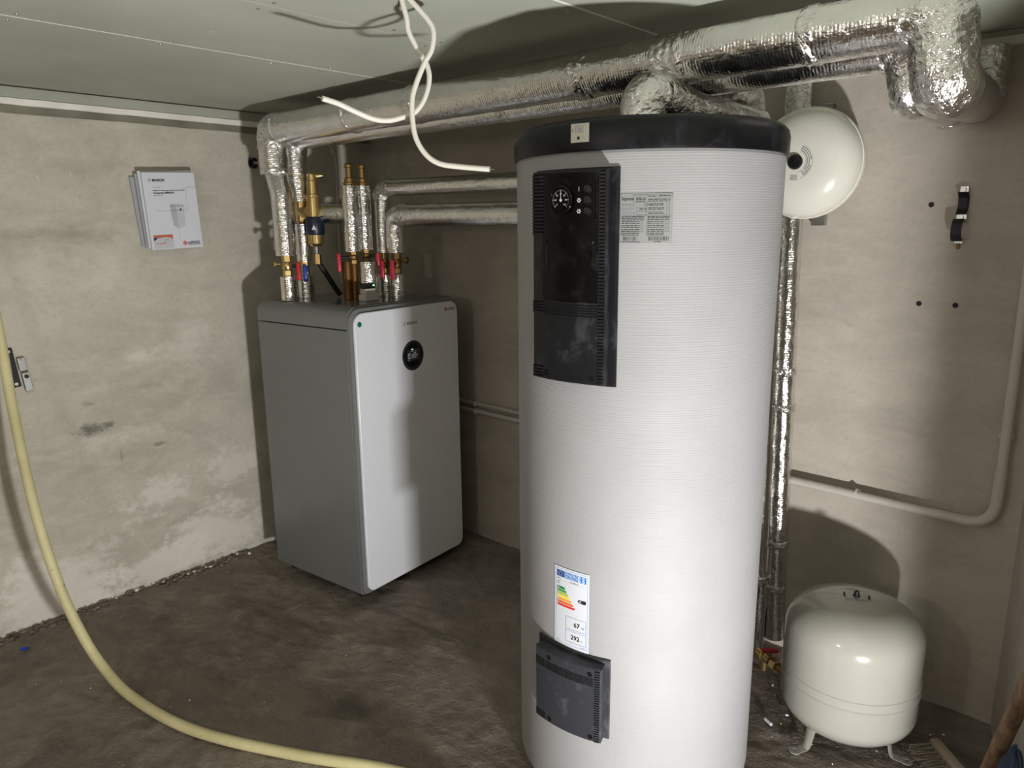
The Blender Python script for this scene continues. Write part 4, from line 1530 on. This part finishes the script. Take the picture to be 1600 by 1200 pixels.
# rubber lined pipe clamp on the back wall, right
def strap(m, c, r, a0, a1, wd, th_, mat, xdir, ydir, n=12, axis=None):
    """bent strip: arc in the plane xdir/ydir, width along axis"""
    xdir, ydir = Vector(xdir), Vector(ydir)
    ax = xdir.cross(ydir)
    vs = []
    for k in range(n + 1):
        a = radians(a0 + (a1 - a0) * k / n)
        d_ = xdir * cos(a) + ydir * sin(a)
        for rr, s_ in ((r, -1), (r + th_, -1), (r + th_, 1), (r, 1)):
            vs.append(Vector(c) + d_ * rr + ax * wd / 2 * s_)
    fs = [(4 * i + k, 4 * i + 4 + k, 4 * i + 4 + (k + 1) % 4, 4 * i + (k + 1) % 4) for i in range(n) for k in range(4)]
    fs += [(3, 2, 1, 0), (4 * n, 4 * n + 1, 4 * n + 2, 4 * n + 3)]
    m.add(vs, fs, mat)
pc_ = thing('open_pipe_clamp', 'open rubber lined steel pipe clamp on the back wall at right', 'pipe clamp', (2.595, 0, 1.50))
cx_ = 2.597
for z, sgn in ((1.535, 1), (1.463, 0)):
    m = MB()
    strap(m, (cx_, -0.038, z), 0.028, -75 if sgn else 105, 75 if sgn else 255, 0.026, 0.0035, 'rubber', (0, 1, 0) if sgn else (0, 1, 0), (0, 0, 1))
    m.build('rubber_lining', pc_)
m = MB()
m.box((cx_, -0.012, 1.535), (0.022, 0.004, 0.052), 'rubber', 0.001, 1)
m.build('rubber_back', pc_)
m = MB()
m.box((cx_, -0.014, 1.497), (0.026, 0.006, 0.030), 'zinc', 0.001, 1)
m.cyl((cx_, -0.010, 1.497), (cx_, -0.024, 1.497), 0.006, 'zinc', seg=6)
m.build('saddle', pc_)
m = MB()
m.box((cx_, -0.016, 1.570), (0.022, 0.006, 0.022), 'zinc', 0.001, 1)
m.cyl((cx_, -0.012, 1.572), (cx_, -0.026, 1.572), 0.005, 'zinc', seg=12)
m.build('upper_lug', pc_)
m = MB()
strap(m, (cx_, -0.02, 1.462), 0.024, 130, 230, 0.010, 0.002, 'zinc', (0, 1, 0), (0, 0, 1))
m.box((cx_, -0.016, 1.432), (0.022, 0.006, 0.014), 'zinc', 0.001, 1)
m.cyl((cx_, -0.016, 1.426), (cx_, -0.016, 1.41), 0.004, 'brass_old', seg=10)
m.build('lower_strap', pc_)
# wall plugs
for (x, z, lab) in ((2.515, 1.533, 'dark wall plug hole left of the open pipe clamp'), (2.511, 1.250, 'left one of two wall plug holes below the pipe clamp'), (2.605, 1.251, 'right one of two wall plug holes below the pipe clamp')):
    m = MB()
    m.lathe([(0.0065, -0.002), (0.0075, 0.001), (0.005, 0.0015), (0.0035, 0.0004), (0.0, 0.0004)], 'black_matt', (x, 0, z), (0, -1, 0), 16)
    tag(m.build('wall_plug', loc=(x, 0, z)), lab, 'wall plug')
# bracket on the left wall beside the hose
br_ = thing('hinge_bracket', 'dark steel plate bracket with zinc clips on the left wall near the hose', 'bracket', (XL, -1.655, 1.0))
m = MB()
Rl = Matrix.Rotation(radians(5), 3, 'X')
m.box((XL + 0.003, -1.660, 1.000), (0.006, 0.030, 0.145), 'black_matt', 0.002, 1, Rl)
m.build('plate', br_)
for z, y in ((1.060, -1.665), (0.940, -1.655)):
    m = MB()
    m.cyl((XL + 0.004, y, z), (XL + 0.009, y, z), 0.006, 'zinc', seg=12)
    m.build('screw', br_)
m = MB()
m.box((XL + 0.014, -1.630, 1.010), (0.006, 0.026, 0.050), 'zinc', 0.002, 1, Rl)
m.cyl((XL + 0.014, -1.632, 1.022), (XL + 0.022, -1.632, 1.022), 0.007, 'zinc', seg=6)
m.build('clip_half', br_)
m = MB()
m.box((XL + 0.018, -1.622, 0.945), (0.006, 0.026, 0.070), 'zinc', 0.002, 1, Rl)
m.cyl((XL + 0.018, -1.624, 0.965), (XL + 0.026, -1.624, 0.965), 0.007, 'black_matt', seg=12)
m.build('clip_half', br_)
# small black clamp near the risers on the left wall
bk = thing('black_pipe_clip', 'small black pipe clip on the left wall beside the thick riser', 'pipe clip', (XL, -0.655, 1.76))
m = MB()
strap(m, (XL + 0.030, -0.655, 1.758), 0.017, 20, 340, 0.020, 0.006, 'black_plastic', (1, 0, 0), (0, 0, 1), 18)
m.build('ring', bk)
m = MB()
m.cyl((XL, -0.655, 1.758), (XL + 0.014, -0.655, 1.758), 0.007, 'black_plastic')
m.build('stud', bk)
# thin white cable with a clip in the left rear
tc = thing('thin_wall_cable', 'thin white cable with a round clip in the back left corner', 'cable', (XL + 0.01, -0.22, 1.83))
m = MB()
m.tube(spline([(XL + 0.006, -0.275, 1.93), (XL + 0.006, -0.262, 1.895), (XL + 0.008, -0.235, 1.855), (XL + 0.012, -0.221, 1.83), (XL + 0.006, -0.205, 1.79), (XL + 0.006, -0.205, 1.70), (XL + 0.006, -0.212, 1.50), (XL + 0.006, -0.212, 1.2)]), 0.0045, 'cable_white', 10)
m.build('cord', tc)
m = MB()
m.lathe([(0.012, 0.0), (0.012, 0.008), (0.009, 0.012), (0.0, 0.013)], 'cable_white', (XL + 0.004, -0.225, 1.83), (1, 0, 0), 20)
m.build('round_clip', tc)

# ------------------------------------------------------------------ manuals on the left wall
mx = XL
def booklet(name, lab, yc, zc_, w_, h_, x0_, th_, tilt, curl=0.0, mat='paper_white'):
    o = thing(name, lab, 'booklet', (mx + x0_, yc, zc_), 0, 'manuals hung on the left wall')
    m = MB()
    R_ = Matrix.Rotation(radians(tilt), 3, 'X')
    vs, fs = [], []
    n = 8
    for i in range(n + 1):
        v = -h_ / 2 + h_ * i / n
        for j in range(n + 1):
            u = -w_ / 2 + w_ * j / n
            bend = curl * ((u / w_) ** 2 * 2 + (0.5 - v / h_) * 0.4) + 0.0012 * noise.noise(Vector((u * 20, v * 14, x0_ * 400)))
            p = R_ @ Vector((0, u, v))
            for x in (0.0, th_):
                vs.append(Vector((mx + x0_ + x + bend, yc + p.y, zc_ + p.z)))
    N = n + 1
    def I(i, j, k):
        return 2 * (i * N + j) + k
    for i in range(n):
        for j in range(n):
            fs.append((I(i, j, 1), I(i, j + 1, 1), I(i + 1, j + 1, 1), I(i + 1, j, 1)))
            fs.append((I(i, j, 0), I(i + 1, j, 0), I(i + 1, j + 1, 0), I(i, j + 1, 0)))
    for i in range(n):
        fs.append((I(i, 0, 0), I(i, 0, 1), I(i + 1, 0, 1), I(i + 1, 0, 0)))
        fs.append((I(i, n, 0), I(i + 1, n, 0), I(i + 1, n, 1), I(i, n, 1)))
        fs.append((I(0, i, 0), I(0, i + 1, 0), I(0, i + 1, 1), I(0, i, 1)))
        fs.append((I(n, i, 0), I(n, i, 1), I(n, i + 1, 1), I(n, i + 1, 0)))
    m.add(vs, fs, mat)
    m.build('pages', o, smooth=40)
    return o, R_
booklet('manual', 'rearmost grey booklet hung on the left wall behind the manuals', -1.066, 1.555, 0.20, 0.27, 0.004, 0.008, 4, 0.0, 'paper_grey')
booklet('manual', 'second booklet from the wall peeking out left of the white manual', -1.052, 1.556, 0.206, 0.288, 0.020, 0.008, 3, 0.0, 'paper_grey')
booklet('manual', 'middle white booklet showing behind the top of the front manual', -1.046, 1.560, 0.208, 0.296, 0.036, 0.008, 2.5)
fb, R_ = booklet('manual', 'front white manual with a grey unit drawing hung on the left wall', -1.040, 1.553, 0.208, 0.297, 0.050, 0.009, 2)
def bk_map(u, v, h):
    p = R_ @ Vector((0, u - 0.104, v - 0.1485))
    return Vector((mx + 0.0605 + h * 3, -1.040 + p.y, 1.553 + p.z))
d = Decal(bk_map)
d.ring(0.027, 0.268, 0.0048, 0.0058, 'ink_grey')
d.rect(0.0250, 0.2655, 0.0262, 0.2705, 'ink_grey')
d.rect(0.0278, 0.2655, 0.0290, 0.2705, 'ink_grey')
d.text('BOSCH', 0.037, 0.2635, 0.0125, 'ink_black', 0.0005, sx=1.15)
d.scribble(0.034, 0.066, 0.2405, 0.0018, 'ink_mid', 1)
d.scribble(0.034, 0.160, 0.2270, 0.0030, 'ink_grey', 2)
d.text('Compress 6800iAW', 0.034, 0.2160, 0.0100, 'ink_black', 0.0003)
d.scribble(0.034, 0.070, 0.2080, 0.0022, 'ink_mid', 3)
# thin line curve round the drawing
for a, b, c_, e in ((0.044, 0.1495, 0.150, 0.1505), (0.164, 0.1600, 0.165, 0.230), (0.176, 0.2405, 0.204, 0.2415)):
    d.rect(a, b, c_, e, 'ink_pale')
d.ring(0.176, 0.229, 0.0112, 0.0122, 'ink_pale', 90, 180, 8)
d.ring(0.153, 0.1615, 0.0112, 0.0122, 'ink_pale', 270, 360, 8)
d.ring(0.046, 0.1620, 0.0112, 0.0122, 'ink_pale', 180, 270, 8)
# drawing of the unit
d.poly([(0.092, 0.168), (0.117, 0.166), (0.117, 0.078), (0.098, 0.092)], [(0, 3, 2, 1)], 'ink_pale')
d.poly([(0.117, 0.166), (0.148, 0.170), (0.146, 0.090), (0.117, 0.078)], [(0, 3, 2, 1)], 'label_white')
d.rect(0.092, 0.168, 0.146, 0.1695, 'ink_mid')
for u in (0.098, 0.106, 0.116, 0.126):
    d.rect(u, 0.170, u + 0.002, 0.177, 'ink_grey')
d.rect(0.117, 0.030, 0.118, 0.078, 'ink_pale')
d.up()
d.disc(0.133, 0.153, 0.0032, 'ink_black', 14, 0.0046)
# installer mark and card
merdic(d, 0.134, 0.014, 0.0205)
d.rect(0.010, 0.004, 0.086, 0.056, 'label_white')
d.up()
d.rect(0.010, 0.048, 0.086, 0.056, 'ink_orange')
d.poly([(0.010, 0.047), (0.010, 0.034), (0.026, 0.045), (0.048, 0.0475)], [(0, 1, 2, 3)], 'ink_navy')
d.poly([(0.086, 0.048), (0.066, 0.048), (0.080, 0.044), (0.086, 0.038)], [(0, 1, 2, 3)], 'ink_orange')
d.ring(0.023, 0.024, 0.0018, 0.0032, 'ink_orange')
d.text('mERDIC', 0.029, 0.0215, 0.0075, 'ink_orange', 0.0002)
for u, v in ((0.054, 0.038), (0.064, 0.038), (0.054, 0.028)):
    d.disc(u, v, 0.0022, 'ink_grey', 8)
d.scribble(0.068, 0.080, 0.033, 0.0018, 'ink_mid', 4)
d.build('cover_print', fb)

# ------------------------------------------------------------------ cables from the ceiling
def cable(name, lab, pts, r, mat, strip=True):
    o = thing(name, lab, 'cable', pts[0])
    m = MB()
    path = spline(pts, 18)
    m.tube(path, r, mat, 14)
    m.build('sheath', o)
    if strip:
        m = MB()
        e, dr2 = path[-1], (path[-1] - path[-2]).normalized()
        sx_ = dr2.cross(Vector((0, 0, 1))).normalized()
        for k in (-1, 0, 1):
            m.cyl(e, e + dr2 * 0.010 + sx_ * 0.0022 * k, 0.0011, 'zinc', seg=6)
        m.build('wire_ends', o)
    return o
ca_pts = [(1.728, -1.275, 1.975), (1.7271, -1.2726, 1.9664), (1.7322, -1.2661, 1.9326), (1.7333, -1.2637, 1.9086), (1.7425, -1.2542, 1.8805), (1.7557, -1.2441, 1.8522), (1.7627, -1.239, 1.837), (1.7668, -1.237, 1.8147), (1.7658, -1.241, 1.7894), (1.7607, -1.2532, 1.7591), (1.7496, -1.2704, 1.7358), (1.7364, -1.2957, 1.7247), (1.7223, -1.323, 1.7176), (1.7131, -1.3555, 1.719), (1.704, -1.3939, 1.7304), (1.697, -1.433, 1.7437), (1.691, -1.468, 1.751)]
cb_pts = [(1.746, -1.277, 1.975), (1.753, -1.271, 1.964), (1.781, -1.249, 1.925), (1.79, -1.242, 1.9), (1.789, -1.248, 1.864), (1.781, -1.263, 1.835), (1.772, -1.28, 1.794), (1.769, -1.291, 1.761), (1.773, -1.296, 1.717), (1.783, -1.296, 1.676), (1.803, -1.286, 1.642), (1.829, -1.27, 1.623), (1.873, -1.244, 1.615), (1.925, -1.216, 1.609)]
cable('hanging_cable', 'white cable hanging from the ceiling, its cut end curling up to the left', ca_pts, 0.0058, 'cable_white')
cable('hanging_cable', 'white cable hanging from the ceiling, its cut end reaching down to the right', cb_pts, 0.0058, 'cable_white')

# ------------------------------------------------------------------ hose
hose = [(0.03, -2.35, 0.02), (0.02, -2.28, 0.60), (0.02, -2.20, 1.20), (0.02, -2.12, 1.62), (0.025, -1.99, 1.79), (0.05, -1.84, 1.75), (0.08, -1.755, 1.58), (0.114, -1.731, 1.363), (0.155, -1.727, 1.136), (0.222, -1.740, 0.903), (0.347, -1.754, 0.588), (0.436, -1.741, 0.334), (0.504, -1.716, 0.173), (0.575, -1.690, 0.072), (0.718, -1.672, 0.026), (0.953, -1.634, 0.0165), (1.148, -1.571, 0.0165), (1.391, -1.455, 0.0165), (1.601, -1.340, 0.0165), (1.76, -1.29, 0.0165), (1.95, -1.32, 0.0165)]
m = MB()
m.tube(spline(hose, 20), 0.0160, 'hose_yellow', 18)
tag(m.build('water_hose', loc=(0.718, -1.672, 0)), 'pale yellow hose hanging down the left side and lying across the floor', 'hose')

hk = thing('hose_hook', 'bent steel hook on the left wall carrying the hose outside the view', 'hook', (XL, -1.985, 1.77))
m = MB()
m.tube(resample(fillet([(XL, -1.985, 1.768), (XL + 0.105, -1.985, 1.768), (XL + 0.105, -1.985, 1.80)], 0.012), 0.004), 0.005, 'zinc', 10)
m.build('rod', hk)
m = MB()
m.box((XL + 0.003, -1.985, 1.768), (0.006, 0.04, 0.06), 'zinc', 0.002, 1)
m.build('plate', hk)

# ------------------------------------------------------------------ right corner: brush, pole, cloth
bs = thing('hand_brush', 'pale wooden brush with long bristles lying on the floor at right', 'brush', (2.77, -0.31, 0))
a_, b_ = Vector((2.728, -0.262, 0.040)), Vector((2.845, -0.385, 0.040))
dv = (b_ - a_).normalized()
sd = Vector((dv.y, -dv.x, 0))
rot = Matrix((dv, Vector((-dv.y, dv.x, 0)), Vector((0, 0, 1)))).transposed()
m = MB()
m.box((a_ + b_) / 2, ((b_ - a_).length, 0.030, 0.028), 'brush_wood', 0.008, 3, rot)
m.build('back', bs)
m = MB()
rn = random.Random(3)
L = (b_ - a_).length
for i in range(9):
    for j in range(3):
        base = a_ + dv * (L * (i + 0.7) / 9.6) + Vector((0, 0, -0.006 + 0.006 * j))
        for k in range(7):
            tip = base + sd * rn.uniform(0.06, 0.082) + dv * rn.uniform(-0.008, 0.008) + Vector((0, 0, rn.uniform(-0.026, -0.006)))
            m.cyl(base, tip, 0.0013, 'bristle', 0.0008, seg=4)
m.build('bristles', bs)
pole = MB()
p0, p1 = Vector((2.854, -0.398, 0.0)), Vector((2.967, -0.625, 0.63))
path = [p0.lerp(p1, i / 40) for i in range(41)]
pole.tube(path, 0.018, 'old_wood', 18, noise_amp=0.0025, nscale=16)
tag(pole.build('wooden_pole', loc=p0), 'worn brown wooden pole leaning on the wall at the right edge', 'pole')
# dark blue cloth slumped beside the pole
m = MB()
cx0, cy0 = 2.940, -0.612
vs, fs = [], []
NI, NJ = 28, 40
for i in range(NI + 1):
    t_ = i / NI
    for j in range(NJ):
        a = 2 * pi * j / NJ
        r = 0.105 * sqrt(max(0, 1 - t_ ** 2.2)) * (1 + 0.16 * sin(5 * a + 6 * t_) + 0.25 * noise.noise(Vector((cos(a) * 1.6, sin(a) * 1.6, t_ * 3))))
        ex, ey = 0.30 * r * cos(a), 0.95 * r * sin(a)
        vs.append((cx0 + ex * 0.969 - ey * 0.248, cy0 + ex * 0.248 + ey * 0.969, 0.001 + 0.34 * t_ + (0.012 * noise.noise(Vector((cos(a) * 3, sin(a) * 3, t_ * 9))) if 0 < i else 0)))
for i in range(NI):
    for j in range(NJ):
        j2 = (j + 1) % NJ
        fs.append((i * NJ + j, i * NJ + j2, (i + 1) * NJ + j2, (i + 1) * NJ + j))
fs.append(tuple(range(NJ - 1, -1, -1)))
m.add(vs, fs, 'denim')
tag(m.build('cloth_bundle', loc=(cx0, cy0, 0), smooth=70), 'dark blue cloth bundle in the bottom right corner beside the pole', 'cloth')

# ------------------------------------------------------------------ unseen red crate, added to give the ceiling pipe its red reflection
cr = thing('added_red_crate', 'unseen red plastic crate added below the viewpoint for its red reflection', 'crate', (2.72, -2.42, 0), 0.15)
m = MB()
m.box((0, 0, 0.02), (0.40, 0.30, 0.012), 'red_plastic', 0.002, 1)
m.build('bottom', cr, True)
for sx, sy, wx, wy in ((0.195, 0, 0.010, 0.30), (-0.195, 0, 0.010, 0.30), (0, 0.145, 0.40, 0.010), (0, -0.145, 0.40, 0.010)):
    m = MB()
    m.box((sx, sy, 0.13), (wx, wy, 0.24), 'red_plastic', 0.002, 1)
    m.box((sx * 1.02, sy * 1.03, 0.24), (wx + 0.012, wy + 0.012, 0.022), 'red_plastic', 0.003, 1)
    m.build('side', cr, True)

# ------------------------------------------------------------------ litter
def offcut(name, lab, cat, c, size, mat, rz, grp=None):
    m = MB()
    c = Vector(c)
    m.cyl(c + Vector((-size[0] / 2 * cos(rz), -size[0] / 2 * sin(rz), size[1])), c + Vector((size[0] / 2 * cos(rz), size[0] / 2 * sin(rz), size[1])), size[1], mat, seg=10, bev=size[1] * 0.3)
    tag(m.build(name, loc=(c.x, c.y, 0)), lab, cat, grp)
offcut('pipe_offcut', 'short white plastic offcut on the floor between tank and floor vessel', 'offcut', (2.322, -0.44, 0), (0.030, 0.005), 'paper_white', -0.5)
offcut('pipe_offcut', 'tiny white scrap on the floor left of the vessel leg', 'offcut', (2.352, -0.37, 0), (0.010, 0.003), 'paper_white', 0.4)
offcut('blue_scrap', 'small blue plastic scrap on the floor by the left wall', 'scrap', (0.13, -1.80, 0), (0.022, 0.007), 'blue_plastic', 0.9)
offcut('metal_nut', 'small bright metal piece on the floor near the blue scrap', 'scrap', (0.30, -1.94, 0), (0.018, 0.008), 'zinc', 0.2)
m = MB()
rn = random.Random(11)
def pebble(m, c, s, mat):
    b = bmesh.new()
    bmesh.ops.create_icosphere(b, subdivisions=1, radius=1.0)
    off = Vector((rn.random() * 50, rn.random() * 50, 0))
    sc_ = Vector((rn.uniform(0.7, 1.3), rn.uniform(0.7, 1.3), rn.uniform(0.4, 0.8))) * s
    for q in b.verts:
        k = 1 + 0.35 * noise.noise(q.co * 1.5 + off)
        q.co = Vector((q.co.x * sc_.x, q.co.y * sc_.y, q.co.z * sc_.z)) * k
    b.verts.index_update()
    m.bm(b, mat, Matrix.Translation(Vector(c)))
for i in range(260):
    y = rn.uniform(-2.3, -0.85)
    x = min(XL + abs(rn.gauss(0, 0.05)) + 0.004, 0.2)
    pebble(m, (x, y, 0.0), rn.uniform(0.003, 0.013) * (1 if x < 0.03 else 0.55), rn.choice(('rubble_grey', 'rubble_grey', 'floor_concrete', 'gypsum') if rn.random() < 0.3 else ('rubble_grey', 'floor_concrete')))
for i in range(50):
    pebble(m, (rn.uniform(2.25, 2.8), rn.uniform(-0.50, -0.15), 0.0), rn.uniform(0.0015, 0.004), rn.choice(('gypsum', 'rubble_grey')))
for i in range(60):
    px_, py_ = rn.uniform(0.1, 1.7), rn.uniform(-1.9, -0.9)
    if min((Vector((px_, py_, 0.016)) - Vector(h_)).length for h_ in spline(hose, 6)) < 0.05:
        continue
    pebble(m, (px_, py_, 0.0), rn.uniform(0.001, 0.003), rn.choice(('gypsum', 'rubble_grey', 'floor_concrete')))
tag(m.build('rubble', smooth=0), 'loose grit and mortar crumbs along the foot of the left wall', 'rubble', kind='stuff')
